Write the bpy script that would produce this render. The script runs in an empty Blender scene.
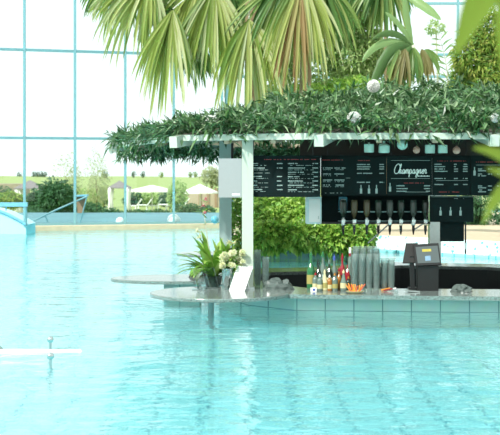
import bpy, bmesh, math, random
from mathutils import Vector, Matrix
R = random.Random(7)
S = bpy.context.scene
COL = S.collection
F = 1300.0; CZ = 1.3; HY = 172.0
def X(px, d): return (px-250.0)*d/F
def Z(py, d): return CZ-(py-HY)*d/F
def P(px, py, d): return Vector((X(px, d), d, Z(py, d)))
def G(px, py, z): # point on plane z seen at pixel
    d = F*(CZ-z)/(py-HY); return Vector((X(px, d), d, z))

# ------------------------------------------------------------- materials
def new_mat(name):
    m = bpy.data.materials.new(name); m.use_nodes = True
    nt = m.node_tree; nt.nodes.clear()
    return m, nt
def N(nt, t, **kw):
    n = nt.nodes.new(t)
    for k, v in kw.items():
        if k in n.inputs: n.inputs[k].default_value = v
        else: setattr(n, k, v)
    return n
def L(nt, a, b): nt.links.new(a, b)
def c4(c): return (c[0], c[1], c[2], 1.0)
def plain(name, col, rough=.5, metal=0., noise=.08, scale=20., bump=0., trans=0., coat=0., ior=1.45):
    m, nt = new_mat(name)
    out = N(nt, 'ShaderNodeOutputMaterial'); b = N(nt, 'ShaderNodeBsdfPrincipled')
    tc = N(nt, 'ShaderNodeTexCoord'); nz = N(nt, 'ShaderNodeTexNoise'); nz.inputs['Scale'].default_value = scale
    nz.inputs['Detail'].default_value = 4
    L(nt, tc.outputs['Object'], nz.inputs['Vector'])
    mx = N(nt, 'ShaderNodeMix'); mx.data_type = 'RGBA'
    mx.inputs[6].default_value = c4([max(0, x*(1-noise)) for x in col]); mx.inputs[7].default_value = c4([min(1, x*(1+noise)) for x in col])
    L(nt, nz.outputs['Fac'], mx.inputs[0]); L(nt, mx.outputs[2], b.inputs['Base Color'])
    b.inputs['Roughness'].default_value = rough; b.inputs['Metallic'].default_value = metal
    b.inputs['Transmission Weight'].default_value = trans; b.inputs['IOR'].default_value = ior
    b.inputs['Coat Weight'].default_value = coat
    if bump:
        bp = N(nt, 'ShaderNodeBump'); bp.inputs['Strength'].default_value = bump; bp.inputs['Distance'].default_value = .02
        L(nt, nz.outputs['Fac'], bp.inputs['Height']); L(nt, bp.outputs[0], b.inputs['Normal'])
    L(nt, b.outputs[0], out.inputs[0])
    return m
def leafmat(name, cols, rough=.4, trans=.35, spec=.5):
    m, nt = new_mat(name)
    out = N(nt, 'ShaderNodeOutputMaterial'); b = N(nt, 'ShaderNodeBsdfPrincipled')
    g = N(nt, 'ShaderNodeNewGeometry'); cr = N(nt, 'ShaderNodeValToRGB')
    els = cr.color_ramp.elements
    while len(els) < len(cols): els.new(.5)
    for i, c in enumerate(cols): els[i].position = i/(len(cols)-1); els[i].color = c4(c)
    L(nt, g.outputs['Random Per Island'], cr.inputs[0]); L(nt, cr.outputs[0], b.inputs['Base Color'])
    b.inputs['Roughness'].default_value = rough; b.inputs['Specular IOR Level'].default_value = spec
    t = N(nt, 'ShaderNodeBsdfTranslucent'); L(nt, cr.outputs[0], t.inputs[0])
    mx = N(nt, 'ShaderNodeMixShader'); mx.inputs[0].default_value = trans
    L(nt, b.outputs[0], mx.inputs[1]); L(nt, t.outputs[0], mx.inputs[2]); L(nt, mx.outputs[0], out.inputs[0])
    return m
def tilemat(name, c1, c2, mortar, size, msize=.02, rough=.3, bias=0., var=.5, distort=0., vert=False):
    m, nt = new_mat(name)
    out = N(nt, 'ShaderNodeOutputMaterial'); b = N(nt, 'ShaderNodeBsdfPrincipled', Roughness=rough)
    tc = N(nt, 'ShaderNodeTexCoord')
    br = N(nt, 'ShaderNodeTexBrick'); br.offset = 0; br.inputs['Scale'].default_value = 1
    br.inputs['Brick Width'].default_value = size[0]; br.inputs['Row Height'].default_value = size[1]
    br.inputs['Mortar Size'].default_value = msize; br.inputs['Color1'].default_value = c4(c1); br.inputs['Color2'].default_value = c4(c2)
    br.inputs['Mortar'].default_value = c4(mortar); br.inputs['Mortar Smooth'].default_value = .1
    if vert:
        sp = N(nt, 'ShaderNodeSeparateXYZ'); cb = N(nt, 'ShaderNodeCombineXYZ')
        L(nt, tc.outputs['Object'], sp.inputs[0]); L(nt, sp.outputs[0], cb.inputs[0]); L(nt, sp.outputs[2], cb.inputs[1]); src = cb.outputs[0]
    else: src = tc.outputs['Object']
    L(nt, src, br.inputs['Vector'])
    nz = N(nt, 'ShaderNodeTexNoise'); nz.inputs['Scale'].default_value = 9; L(nt, src, nz.inputs['Vector'])
    mx = N(nt, 'ShaderNodeMix'); mx.data_type = 'RGBA'; mx.blend_type = 'MULTIPLY'; mx.inputs[0].default_value = var*.4
    L(nt, br.outputs['Color'], mx.inputs[6]); L(nt, nz.outputs['Color'], mx.inputs[7])
    L(nt, mx.outputs[2], b.inputs['Base Color']); L(nt, b.outputs[0], out.inputs[0])
    return m
def granite(name, base, speck, scale=160, rough=.12):
    m, nt = new_mat(name)
    out = N(nt, 'ShaderNodeOutputMaterial'); b = N(nt, 'ShaderNodeBsdfPrincipled', Roughness=rough)
    tc = N(nt, 'ShaderNodeTexCoord'); v = N(nt, 'ShaderNodeTexVoronoi'); v.inputs['Scale'].default_value = scale
    L(nt, tc.outputs['Object'], v.inputs['Vector']); cr = N(nt, 'ShaderNodeValToRGB')
    cr.color_ramp.interpolation = 'CONSTANT'
    cr.color_ramp.elements[0].color = c4(base); cr.color_ramp.elements[1].position = .6; cr.color_ramp.elements[1].color = c4(speck)
    L(nt, v.outputs['Color'], cr.inputs[0]); L(nt, cr.outputs[0], b.inputs['Base Color']); L(nt, b.outputs[0], out.inputs[0])
    return m
def watermat(name, tint, s1=.35, s2=.15, stretch=1.0):
    m, nt = new_mat(name)
    out = N(nt, 'ShaderNodeOutputMaterial'); b = N(nt, 'ShaderNodeBsdfPrincipled', Roughness=.02)
    b.inputs['Base Color'].default_value = c4(tint); b.inputs['Transmission Weight'].default_value = 1; b.inputs['IOR'].default_value = 1.33
    tc = N(nt, 'ShaderNodeTexCoord'); mp = N(nt, 'ShaderNodeMapping'); mp.inputs['Scale'].default_value = (1*stretch, .8, 1)
    L(nt, tc.outputs['Object'], mp.inputs[0])
    n1 = N(nt, 'ShaderNodeTexNoise', Scale=2.6, Detail=2.5); n2 = N(nt, 'ShaderNodeTexNoise', Scale=9., Detail=3.)
    L(nt, mp.outputs[0], n1.inputs['Vector']); L(nt, mp.outputs[0], n2.inputs['Vector'])
    a = N(nt, 'ShaderNodeMath', operation='MULTIPLY'); a.inputs[1].default_value = s1; L(nt, n1.outputs['Fac'], a.inputs[0])
    c = N(nt, 'ShaderNodeMath', operation='MULTIPLY_ADD'); c.inputs[1].default_value = s2; L(nt, n2.outputs['Fac'], c.inputs[0]); L(nt, a.outputs[0], c.inputs[2])
    bp = N(nt, 'ShaderNodeBump'); bp.inputs['Strength'].default_value = 1.; bp.inputs['Distance'].default_value = .1
    L(nt, c.outputs[0], bp.inputs['Height']); L(nt, bp.outputs[0], b.inputs['Normal'])
    tp = N(nt, 'ShaderNodeBsdfTransparent', Color=(.93, 1, 1, 1)); mx = N(nt, 'ShaderNodeMixShader'); mx.inputs[0].default_value = .93
    L(nt, tp.outputs[0], mx.inputs[1]); L(nt, b.outputs[0], mx.inputs[2]); L(nt, mx.outputs[0], out.inputs[0])
    return m
def panemat(name, refl=.05, tint=(.93, 1, 1)):
    m, nt = new_mat(name)
    out = N(nt, 'ShaderNodeOutputMaterial'); t = N(nt, 'ShaderNodeBsdfTransparent', Color=c4(tint)); g = N(nt, 'ShaderNodeBsdfGlossy', Roughness=.02)
    mx = N(nt, 'ShaderNodeMixShader'); mx.inputs[0].default_value = refl
    L(nt, t.outputs[0], mx.inputs[1]); L(nt, g.outputs[0], mx.inputs[2]); L(nt, mx.outputs[0], out.inputs[0])
    return m

M = {
 'frame': plain('teal_painted_steel', (.17, .37, .41), .45),
 'pane': panemat('window_glass'),
 'water': watermat('pool_water', (.95, 1, 1), .26, .11, .6),
 'water_out': plain('outdoor_water', (.08, .23, .27), .45, noise=.25, scale=.8, ior=1.2),  # opaque teal; hedge reflection and haze are put into the base colour
 'poolfloor': tilemat('pool_tiles', (.34, .93, .985), (.38, .95, .99), (.08, .45, .55), (.3, .3), .009, .5, var=.1),
 'poolout': plain('outdoor_pool_floor', (.12, .42, .55), .5),
 'walltile': tilemat('bar_wall_tiles', (.34, .50, .45), (.38, .54, .49), (.10, .2, .2), (.265, .5), .006, .25, vert=True),
 'coping': plain('coping_sandstone', (.62, .50, .33), .7, noise=.2, scale=6),
 'mosaic': None,
 'deck': plain('deck_stone', (.56, .47, .33), .8, noise=.15, scale=8),
 'greystone': plain('grey_stone', (.22, .30, .29), .6, noise=.25, scale=14, bump=.3),
 'granite': granite('speckled_granite', (.22, .27, .25), (.09, .11, .105), 150, .14),
 'granite2': granite('green_granite', (.20, .27, .25), (.08, .11, .10)),
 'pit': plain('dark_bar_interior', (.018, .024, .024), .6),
 'cream': plain('cream_painted_wood', (.50, .57, .48), .5, noise=.04),
 'greypost': plain('grey_green_post', (.36, .46, .44), .45, noise=.05),
 'roofwood': plain('stained_roof_boards', (.10, .085, .06), .7, noise=.3, scale=6),
 'rafter': plain('rafter_wood', (.42, .34, .24), .6, noise=.2, scale=10),
 'black': plain('black_board', (.006, .014, .014), .8, ior=1.2),
 'black2': plain('black_plastic', (.008, .010, .010), .5),
 'chrome': plain('chrome', (.50, .56, .56), .15, metal=1., noise=.02),
 'steel': plain('brushed_steel', (.55, .62, .60), .3, metal=1., noise=.1, scale=30),
 'chalk': plain('chalk_lettering', (.32, .43, .40), .8),
 'script': plain('white_script', (.75, .85, .80), .6),
 'redink': plain('red_lettering', (.33, .05, .05), .7),
 'white': plain('white_matt', (.88, .9, .88), .5, noise=.03),
 'pale': plain('pale_green_lacquer', (.50, .75, .66), .3, noise=.05),
 'pinkball': plain('dusty_pink_lacquer', (.60, .36, .28), .35),
 'glass': panemat('clear_glass', .28, (.80, .90, .89)),
 'cup': None,
 'greenglass': plain('green_bottle_glass', (.03, .16, .06), .08, noise=.05),
 'darkglass': plain('dark_bottle_glass', (.02, .035, .025), .08),
 'redglass': plain('red_bottle', (.30, .02, .03), .15),
 'amber': plain('amber_bottle', (.34, .14, .03), .12),
 'clearb': plain('clear_bottle_glass', (.14, .20, .17), .1),
 'cream2': plain('cream_label', (.58, .54, .30), .5),
 'yellow': plain('yellow_label', (.36, .32, .10), .5),
 'bluel': plain('blue_label', (.05, .10, .40), .5),
 'orange': plain('orange_straw', (.95, .38, .05), .5),
 'screen': None,
 'trunk': plain('palm_trunk_fibre', (.22, .17, .09), .9, noise=.5, scale=25, bump=.8),
 'palestem': plain('pale_stem', (.50, .52, .40), .7, noise=.2),
 'soil': plain('soil', (.08, .06, .04), .9),
 'lawn': plain('sunlit_lawn', (.27, .34, .11), .9, noise=.25, scale=.6),
 'thatch': plain('weathered_thatch', (.20, .18, .18), .9, noise=.3, scale=8, bump=.5),
 'canvas': plain('white_canvas', (.82, .80, .76), .8),
 'brownwood': plain('brown_timber', (.30, .20, .12), .8, noise=.3),
 'bank': plain('brown_bank', (.30, .25, .17), .9, noise=.4, scale=3),
 'blueslab': plain('pale_blue_slab', (.45, .78, .85), .5),
 'bluerail': plain('blue_rail', (.18, .45, .58), .4),
 'globe': plain('opal_globe', (.85, .90, .88), .3, noise=.02),
 'globeshade': plain('shaded_opal_globe', (.12, .38, .48), .1),  # globe lamp in shadow: the shade is put into a blue-grey colour
 'pot': plain('grey_pot', (.10, .12, .11), .5),
 # foliage
 'canopy': leafmat('canopy_leaves', [(.015, .06, .02), (.035, .11, .035), (.06, .17, .055), (.26, .38, .20), (.02, .08, .025), (.10, .22, .06), (.03, .10, .04)], .35, .2),
 'fan': leafmat('fan_palm_leaf', [(.26, .36, .06), (.46, .52, .16), (.70, .72, .42), (.14, .26, .04), (.40, .48, .12)], .4, .5),
 'fandark': leafmat('dark_palm_leaf', [(.05, .14, .03), (.10, .22, .05), (.20, .32, .08), (.34, .42, .14)], .4, .4),
 'fanbrown': leafmat('dry_palm_leaf', [(.22, .13, .05), (.32, .20, .08), (.34, .34, .10)], .6, .4),
 'pinnate': leafmat('pinnate_leaf', [(.20, .38, .14), (.35, .50, .20)], .4, .5),
 'banana': leafmat('banana_leaf', [(.05, .12, .03), (.08, .17, .04)], .5, .25),
 'bananadry': leafmat('yellowing_leaf', [(.20, .20, .06), (.24, .22, .08)], .5, .4),
 'hedge': leafmat('hedge_leaf', [(.16, .36, .05), (.30, .52, .08), (.48, .66, .14), (.10, .24, .04)], .35, .35),
 'light': leafmat('light_foliage', [(.28, .45, .14), (.42, .58, .22), (.55, .66, .32), (.16, .30, .08)], .5, .5),
 'yellowgreen': leafmat('yellow_green_foliage', [(.18, .34, .06), (.32, .46, .08), (.46, .48, .12), (.08, .22, .04), (.24, .40, .06)], .5, .45),
 'farbush': leafmat('far_bush_leaf', [(.02, .09, .03), (.05, .15, .05), (.08, .20, .10)], .6, .3),
 'willow': leafmat('willow_leaf', [(.40, .46, .22), (.52, .52, .30), (.32, .42, .22)], .6, .5),
 'lily': leafmat('lily_leaf', [(.10, .28, .03), (.22, .44, .06), (.44, .60, .16), (.16, .36, .04)], .3, .35),
 'petal': leafmat('cream_petals', [(.85, .82, .60), (.80, .85, .55), (.90, .88, .72)], .6, .3),
 'petalwhite': leafmat('white_petals', [(.9, .9, .86), (.85, .88, .86)], .6, .3),
 'petalpink': leafmat('pink_petals', [(.75, .22, .28), (.8, .35, .38)], .6, .3),
 'foreleaf': leafmat('foreground_leaf', [(.15, .25, .02), (.17, .27, .03)], .35, .5),
}
# mosaic
m, nt = new_mat('speckled_mosaic')
out = N(nt, 'ShaderNodeOutputMaterial'); b = N(nt, 'ShaderNodeBsdfPrincipled', Roughness=.3)
tc = N(nt, 'ShaderNodeTexCoord'); v = N(nt, 'ShaderNodeTexVoronoi'); v.inputs['Scale'].default_value = 26
L(nt, tc.outputs['Object'], v.inputs['Vector']); cr = N(nt, 'ShaderNodeValToRGB'); cr.color_ramp.interpolation = 'CONSTANT'
e = cr.color_ramp.elements; e[0].color = (.12, .42, .46, 1); e[1].position = .16; e[1].color = (.55, .86, .88, 1); q = e.new(.36); q.color = (.85, .96, .94, 1)
L(nt, v.outputs['Color'], cr.inputs[0]); L(nt, cr.outputs[0], b.inputs['Base Color']); L(nt, b.outputs[0], out.inputs[0]); M['mosaic'] = m
m, nt = new_mat('clear_cup_plastic'); out = N(nt, 'ShaderNodeOutputMaterial'); b = N(nt, 'ShaderNodeBsdfPrincipled', Roughness=.15)
b.inputs['Base Color'].default_value = (.40, .47, .45, 1); tt = N(nt, 'ShaderNodeBsdfTransparent', Color=(.9, .95, .94, 1)); mx = N(nt, 'ShaderNodeMixShader'); mx.inputs[0].default_value = .30
L(nt, tt.outputs[0], mx.inputs[1]); L(nt, b.outputs[0], mx.inputs[2]); L(nt, mx.outputs[0], out.inputs[0]); M['cup'] = m
# screen (lit)
m, nt = new_mat('lit_screen'); out = N(nt, 'ShaderNodeOutputMaterial'); em = N(nt, 'ShaderNodeEmission', Color=(.12, .17, .16, 1), Strength=.9)
b = N(nt, 'ShaderNodeBsdfPrincipled', Roughness=.15); b.inputs['Base Color'].default_value = (.02, .02, .02, 1)
ad = N(nt, 'ShaderNodeAddShader'); L(nt, em.outputs[0], ad.inputs[0]); L(nt, b.outputs[0], ad.inputs[1]); L(nt, ad.outputs[0], out.inputs[0]); M['screen'] = m

# ------------------------------------------------------------- mesh helpers
class MB:
    def __init__(s): s.v = []; s.f = []
    def add(s, vs, fs):
        o = len(s.v); s.v += [tuple(v) for v in vs]; s.f += [tuple(i+o for i in f) for f in fs]
    def box(s, x0, x1, y0, y1, z0, z1, mat=None):
        vs = [Vector((x, y, z)) for x in (x0, x1) for y in (y0, y1) for z in (z0, z1)]
        if mat: vs = [mat @ v for v in vs]
        s.add(vs, [(0, 1, 3, 2), (4, 6, 7, 5), (0, 4, 5, 1), (2, 3, 7, 6), (0, 2, 6, 4), (1, 5, 7, 3)])
    def beam(s, a, b, w, h):
        a = Vector(a); b = Vector(b); d = (b-a); l = d.length; q = d.to_track_quat('Y', 'Z').to_matrix().to_4x4(); q.translation = a
        s.box(-w/2, w/2, 0, l, -h/2, h/2, q)
    def tube(s, pts, r, n=8, r1=None):
        pts = [Vector(p) for p in pts]; vs = []; fs = []
        for i, p in enumerate(pts):
            t = (pts[min(i+1, len(pts)-1)]-pts[max(i-1, 0)]).normalized()
            u = t.cross(Vector((0.3, .1, 1)) if abs(t.z) < .9 else Vector((1, 0, 0))).normalized(); w = t.cross(u)
            rr = r if r1 is None else r+(r1-r)*i/(len(pts)-1)
            for k in range(n):
                a = 2*math.pi*k/n; vs.append(p+u*rr*math.cos(a)+w*rr*math.sin(a))
        for i in range(len(pts)-1):
            for k in range(n): fs.append((i*n+k, i*n+(k+1) % n, (i+1)*n+(k+1) % n, (i+1)*n+k))
        fs.append(tuple(range(n))[::-1]); fs.append(tuple((len(pts)-1)*n+k for k in range(n)))
        s.add(vs, fs)
    def lathe(s, prof, n=16, c=(0, 0, 0), sx=1, sy=1, cap=True):
        vs = []; fs = []
        for r, z in prof:
            for k in range(n):
                a = 2*math.pi*k/n; vs.append((c[0]+r*sx*math.cos(a), c[1]+r*sy*math.sin(a), c[2]+z))
        m = len(prof)
        for i in range(m-1):
            for k in range(n): fs.append((i*n+k, i*n+(k+1) % n, (i+1)*n+(k+1) % n, (i+1)*n+k))
        if cap: fs.append(tuple(range(n))[::-1]); fs.append(tuple((m-1)*n+k for k in range(n)))
        s.add(vs, fs)
    def sphere(s, c, r, n=16, m=10, sz=1):
        s.lathe([(max(1e-4, r*math.sin(math.pi*i/m)), -r*sz*math.cos(math.pi*i/m)) for i in range(m+1)], n, c)
    def prism(s, poly, z0, z1):
        n = len(poly); vs = [(p[0], p[1], z0) for p in poly]+[(p[0], p[1], z1) for p in poly]
        s.add(vs, [tuple(range(n))[::-1], tuple(range(n, 2*n))]+[(i, (i+1) % n, n+(i+1) % n, n+i) for i in range(n)])
    def leaf(s, p, d, up, l, w, droop=.25, fold=.25):
        d = d.normalized(); side = d.cross(up)
        if side.length < 1e-3: side = d.cross(Vector((1, 0, .1)))
        side.normalize(); nn = side.cross(d)
        g = Vector((0, 0, -droop*l))
        m = p+d*l*.4+g*.2
        s.add([p, m+side*w/2+nn*w*fold, m, m-side*w/2+nn*w*fold, p+d*l+g], [(0, 2, 1), (0, 3, 2), (1, 2, 4), (2, 3, 4)])
    def blade(s, p, d, up, l, w, droop, n=7, fold=.2, widest=.45, tipbend=2.):
        d = d.normalized(); side = d.cross(up)
        if side.length < 1e-3: side = d.cross(Vector((1, 0, .1)))
        side.normalize(); vs = []
        cur = Vector(p); dd = d.copy()
        for i in range(n+1):
            t = i/n; ww = w*(math.sin(math.pi*min(1, (t*.5/widest if t < widest else .5+.5*(t-widest)/(1-widest))))**.7)*.5+.001
            nn = side.cross(dd).normalized()
            vs += [cur+side*ww+nn*ww*fold, cur.copy(), cur-side*ww+nn*ww*fold]
            cur = cur+dd*l/n; dd = (dd+Vector((0, 0, -1))*droop/n*(.4+tipbend*t*.6)).normalized()
        fs = []
        for i in range(n):
            a = 3*i; fs += [(a, a+1, a+4, a+3), (a+1, a+2, a+5, a+4)]
        s.add(vs, fs); return cur
    def build(s, name, mat, parent=None, smooth=False, origin=None):
        me = bpy.data.meshes.new(name)
        o = origin
        if parent is None and o is None:
            xs = [v[0] for v in s.v]; ys = [v[1] for v in s.v]; zs = [v[2] for v in s.v]
            o = ((min(xs)+max(xs))/2, (min(ys)+max(ys))/2, min(zs))
        if parent is not None: base = parent['_w'] if '_w' in parent else (0, 0, 0)
        else: base = o
        # vertices given in world space for parts unless local flag
        me.from_pydata([(v[0]-base[0], v[1]-base[1], v[2]-base[2]) for v in s.v], [], s.f)
        me.materials.append(M[mat] if isinstance(mat, str) else mat)
        if smooth: me.polygons.foreach_set('use_smooth', [True]*len(me.polygons))
        me.update()
        ob = bpy.data.objects.new(name, me); COL.objects.link(ob)
        if parent is not None: ob.parent = parent; ob['_w'] = tuple(base)
        else: ob.location = base; ob['_w'] = tuple(base)
        return ob
def setp(o, label, cat, group=None, kind=None):
    o['label'] = label; o['category'] = cat
    if group: o['group'] = group
    if kind: o['kind'] = kind
    return o
def thing(name, loc, label, cat, group=None):
    o = bpy.data.objects.new(name, None); COL.objects.link(o); o.location = loc; o.empty_display_size = .1; o['_w'] = tuple(loc)
    return setp(o, label, cat, group)
def struct(o): o['kind'] = 'structure'; return o
def dup(root, loc, label, group=None):
    r = root.copy(); COL.objects.link(r); r.location = loc; r['label'] = label
    if group: r['group'] = group
    for ch in list(root.children):
        c = ch.copy(); COL.objects.link(c); c.parent = r
        for g in list(ch.children):
            k = g.copy(); COL.objects.link(k); k.parent = c
    return r
def rnd(a, b): return R.uniform(a, b)
def rdir(zmin=-1, zmax=1):
    a = rnd(0, 2*math.pi); z = rnd(zmin, zmax); h = math.sqrt(max(0, 1-z*z)); return Vector((h*math.cos(a), h*math.sin(a), z))
UP = Vector((0, 0, 1))

# ------------------------------------------------------------- camera, world, light
cam = bpy.data.cameras.new('camera'); co = bpy.data.objects.new('camera', cam); COL.objects.link(co)
co.location = (0, 0, CZ); co.rotation_euler = (math.pi/2, 0, 0)
cam.sensor_fit = 'HORIZONTAL'; cam.sensor_width = 36; cam.lens = F/500*36; cam.shift_y = -(217.5-HY)/500
cam.clip_end = 2000; cam.dof.use_dof = True; cam.dof.focus_distance = 12.6; cam.dof.aperture_fstop = 6.5
S.camera = co
w = bpy.data.worlds.new('world'); S.world = w; w.use_nodes = True; nt = w.node_tree
bg = nt.nodes['Background']; bg.inputs[0].default_value = (.90, 1., .985, 1); bg.inputs[1].default_value = 1.15
def lamp(name, typ, loc, rot, energy, color=(1, 1, 1), **k):
    l = bpy.data.lights.new(name, typ); l.energy = energy; l.color = color
    for a, b_ in k.items(): setattr(l, a, b_)
    o = bpy.data.objects.new(name, l); COL.objects.link(o); o.location = loc; o.rotation_euler = rot; return o
sd = Vector((.55, .62, -.80)).normalized()
sun = lamp('sun', 'SUN', (0, 0, 20), sd.to_track_quat('-Z', 'Y').to_euler(), 4.2, (1, .98, .92), angle=math.radians(1.5))
S.view_settings.view_transform = 'Standard'; S.view_settings.look = 'None'; S.view_settings.gamma = 1; S.view_settings.exposure = .25
S.view_settings.use_curve_mapping = False
try:
    S.cycles.use_denoising = True; S.cycles.max_bounces = 14; S.cycles.transparent_max_bounces = 40; S.cycles.transmission_bounces = 8
    S.cycles.sample_clamp_indirect = 4.0
except Exception: pass

# ------------------------------------------------------------- bar island outline
OUT = [(2.75, 11.85), (1.11, 12.02), (.37, 12.12), (-.10, 12.62), (-.42, 13.6), (-.35, 14.9), (.10, 15.4), (.75, 15.55), (1.84, 16.45), (3.0, 16.15), (4.1, 15.0), (4.1, 12.8)]
INN = [(2.62, 12.62), (1.47, 12.72), (.59, 12.76), (.33, 13.1), (.10, 13.7), (.10, 14.5), (.25, 14.8), (.85, 15.0), (1.84, 15.9), (2.85, 15.6), (3.6, 14.8), (3.6, 13.1)]
def inset(poly, k):
    n = len(poly); r = []
    for i in range(n):
        a = Vector(poly[i-1]); b = Vector(poly[i]); c = Vector(poly[(i+1) % n])
        n1 = (b-a).normalized(); n2 = (c-b).normalized(); t = (n1+n2).normalized(); r.append((b.x+t.y*(-k)*-1, b.y-t.x*k*1))
    return r
def area(poly): return sum(poly[i-1][0]*poly[i][1]-poly[i][0]*poly[i-1][1] for i in range(len(poly)))/2
def shrink(poly, k):
    a = inset(poly, k); b = inset(poly, -k)
    return a if abs(area(a)) < abs(area(b)) else b
WALLO = shrink(OUT, .10)
def ring(mb, A, B, z0, z1):
    n = len(A); vs = [(p[0], p[1], z) for z in (z0, z1) for p in A]+[(p[0], p[1], z) for z in (z0, z1) for p in B]; fs = []
    for i in range(n):
        j = (i+1) % n
        fs += [(i, j, n+j, n+i), (2*n+j, 2*n+i, 3*n+i, 3*n+j), (n+i, n+j, 3*n+j, 3*n+i), (j, i, 2*n+i, 2*n+j)]
    mb.add(vs, fs)

# ------------------------------------------------------------- pool
PX0, PX1, PY0, PY1 = -16, 12, 5.2, 0
def gy(px): return 28.9+1.1*px/150.0       # depth of the glazing foot at a pixel column
GL = Vector((X(-60, gy(-60)), gy(-60), 0)); GR = Vector((X(226, gy(226)), gy(226), 0)); gdir = (GR-GL).normalized()
farL = GL-gdir*8
outer = [(PX0, PY0), (PX1, PY0), (PX1, 16), (X(540, 18.9), 18.9), (X(378, 21.3), 21.3), (1.9, 23.8), (GR.x+.2, 24.5), (GR.x, GR.y-.35), (farL.x, farL.y-.35), (PX0, farL.y-.5)]
def filled(loops, z, name, mat):
    from mathutils.geometry import tessellate_polygon
    lp = [[Vector((p[0], p[1], 0)) for p in l] for l in loops]; flat = [v for l in lp for v in l]
    tr = tessellate_polygon(lp); fs = []
    for t_ in tr:
        a_, b2, c_ = [flat[i] for i in t_]
        fs.append(tuple(t_) if (b2-a_).cross(c_-a_).z > 0 else tuple(t_)[::-1])
    me = bpy.data.meshes.new(name); me.from_pydata([(v.x, v.y, z) for v in flat], [], fs); me.update(); me.materials.append(M[mat])
    o = bpy.data.objects.new(name, me); COL.objects.link(o); return o
BED = [(X(250, 20), 20.0), (X(352, 20), 20.0), (1.55, 22.6), (-.1, 22.6)]
BED = [(-.05, 20.0), (1.55, 20.0), (1.55, 22.9), (-.05, 22.9)]
wt = struct(filled([outer, WALLO, BED], 0, 'pool_water', 'water'))
fl = struct(filled([outer], -1.15, 'floor', 'poolfloor'))
# pool side walls
mb = MB(); n = len(outer)
for i in range(n):
    a = outer[i-1]; b_ = outer[i]
    mb.add([(a[0], a[1], -1.15), (b_[0], b_[1], -1.15), (b_[0], b_[1], .04), (a[0], a[1], .04)], [(0, 1, 2, 3)])
struct(mb.build('wall_pool', 'poolfloor', origin=(0, 0, 0)))
# near deck (behind the photographer's side of the pool)
mb = MB(); mb.box(-8, 8, -4, 5.2, -.2, .06); struct(mb.build('floor_near_deck', 'deck'))
# mosaic pool wall + terrace on the right
a = Vector((X(540, 18.9), 18.9, 0)); b_ = Vector((X(378, 21.3), 21.3, 0)); c = Vector((1.9, 23.8, 0))
mb = MB(); nrm = Vector((0, 1, 0))*.18
for p, q in ((a, b_), (b_, c), (Vector((PX1, 16, 0)), a)):
    mb.add([(p.x, p.y, -.3), (q.x, q.y, -.3), (q.x, q.y+.25, .25), (p.x, p.y+.25, .25)], [(0, 1, 2, 3)])
struct(mb.build('wall_mosaic', 'mosaic', origin=(0, 0, 0)))
mb = MB(); mb.prism([(PX1, 16.25), (a.x, a.y+.25), (b_.x, b_.y+.25), (c.x, c.y+.25), (GR.x+.25, 25.2), (GR.x+.25, 33.6), (PX1+3, 33.6), (PX1+3, 16.25)], -.3, .248)
struct(mb.build('floor_terrace', 'deck', origin=(0, 0, 0)))
# far coping
mb = MB(); mb.beam((farL+Vector((0, -.12, .0))), (GR+Vector((.3, -.02, 0))), .62, .2); struct(mb.build('trim_coping', 'coping'))

# ------------------------------------------------------------- glazing
def pane_wall(idx, a, b_, xs, zs, ztop, zbot, mw, name):
    mb = MB(); d = (b_-a).normalized()
    for t in xs: mb.beam(a+d*t+UP*zbot, a+d*t+UP*ztop, mw, mw*1.2)
    for z in zs:
        mb.beam(a+UP*z, b_+UP*z, mw*1.1, mw*1.1)
    fr = struct(mb.build('window_%d' % idx, 'frame', origin=(a.x, a.y, 0)))
    mb = MB(); nn = Vector((-d.y, d.x, 0))*.03
    mb.add([a+UP*zbot+nn, b_+UP*zbot+nn, b_+UP*ztop+nn, a+UP*ztop+nn], [(0, 1, 2, 3)])
    p = mb.build('pane', 'pane', parent=fr)
    return fr
ts = []
def tcol(px):
    # distance along GL->GR for a pixel column
    lo, hi = -9., 60.
    for _ in range(60):
        mid = (lo+hi)/2; q = GL+gdir*mid
        if 250+q.x*F/q.y < px: lo = mid
        else: hi = mid
    return lo
cols = [tcol(p) for p in (-76, -26, 24.5, 75, 125.3, 173.8, 222)]
pane_wall(1, farL, GR, [c_+8 for c_ in cols]+[8+cols[0]-1.1*k for k in range(1, 5)], [.12, 2.06, 4.03, 5.95, 7.8], 7.8, .1, .055, 'w')
A2 = Vector((GR.x, 33.8, 0)); B2 = Vector((12, 33.8, 0))
xs2 = [X(p, 33.8)-GR.x for p in (232, 262, 310, 360, 409, 458, 507, 556)]
pane_wall(2, A2, B2, xs2, [.3, 2.3, 3.78, 4.35, 5.68, 7.8], 7.8, .1, .06, 'w')
pane_wall(3, GR, Vector((GR.x-.001, 33.8, 0)), [0.05, 1.6, 3.1], [.3, 2.06, 4.03, 5.95, 7.8], 7.8, .1, .06, 'w')

# ------------------------------------------------------------- outdoors
mb = MB()
rows = [(41.0, -.05), (48, -.7), (60, -1.1), (85, -1.4), (110, -1.25), (150, -.6), (200, -.15), (265, .25), (300, .1), (500, -4)]
xs = [-150+10*i for i in range(31)]
vs = [(x, d, z+(.45*math.sin(x*.11+d) if d > 190 else 0)*.6) for d, z in rows for x in xs]
fs = [(r*31+i, r*31+i+1, (r+1)*31+i+1, (r+1)*31+i) for r in range(len(rows)-1) for i in range(30)]
mb.add(vs, fs); struct(mb.build('ground_lawn', 'lawn', origin=(0, 0, 0), smooth=True))
mb = MB(); mb.prism([(-22, 28.0), (GR.x+1, 30.8), (12, 34.2), (30, 41), (-30, 41)], -.5, -.42); struct(mb.build('floor_outdoor_pool', 'poolout', origin=(0, 0, 0)))
mb = MB(); mb.add([(-22, 25, .02), (GR.x, GR.y+.35, .02), (GR.x+.3, 34.2, .02), (12, 34.2, .02), (30, 41, .02), (-30, 41, .02)], [(0, 1, 2, 3, 4, 5)])
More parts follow.
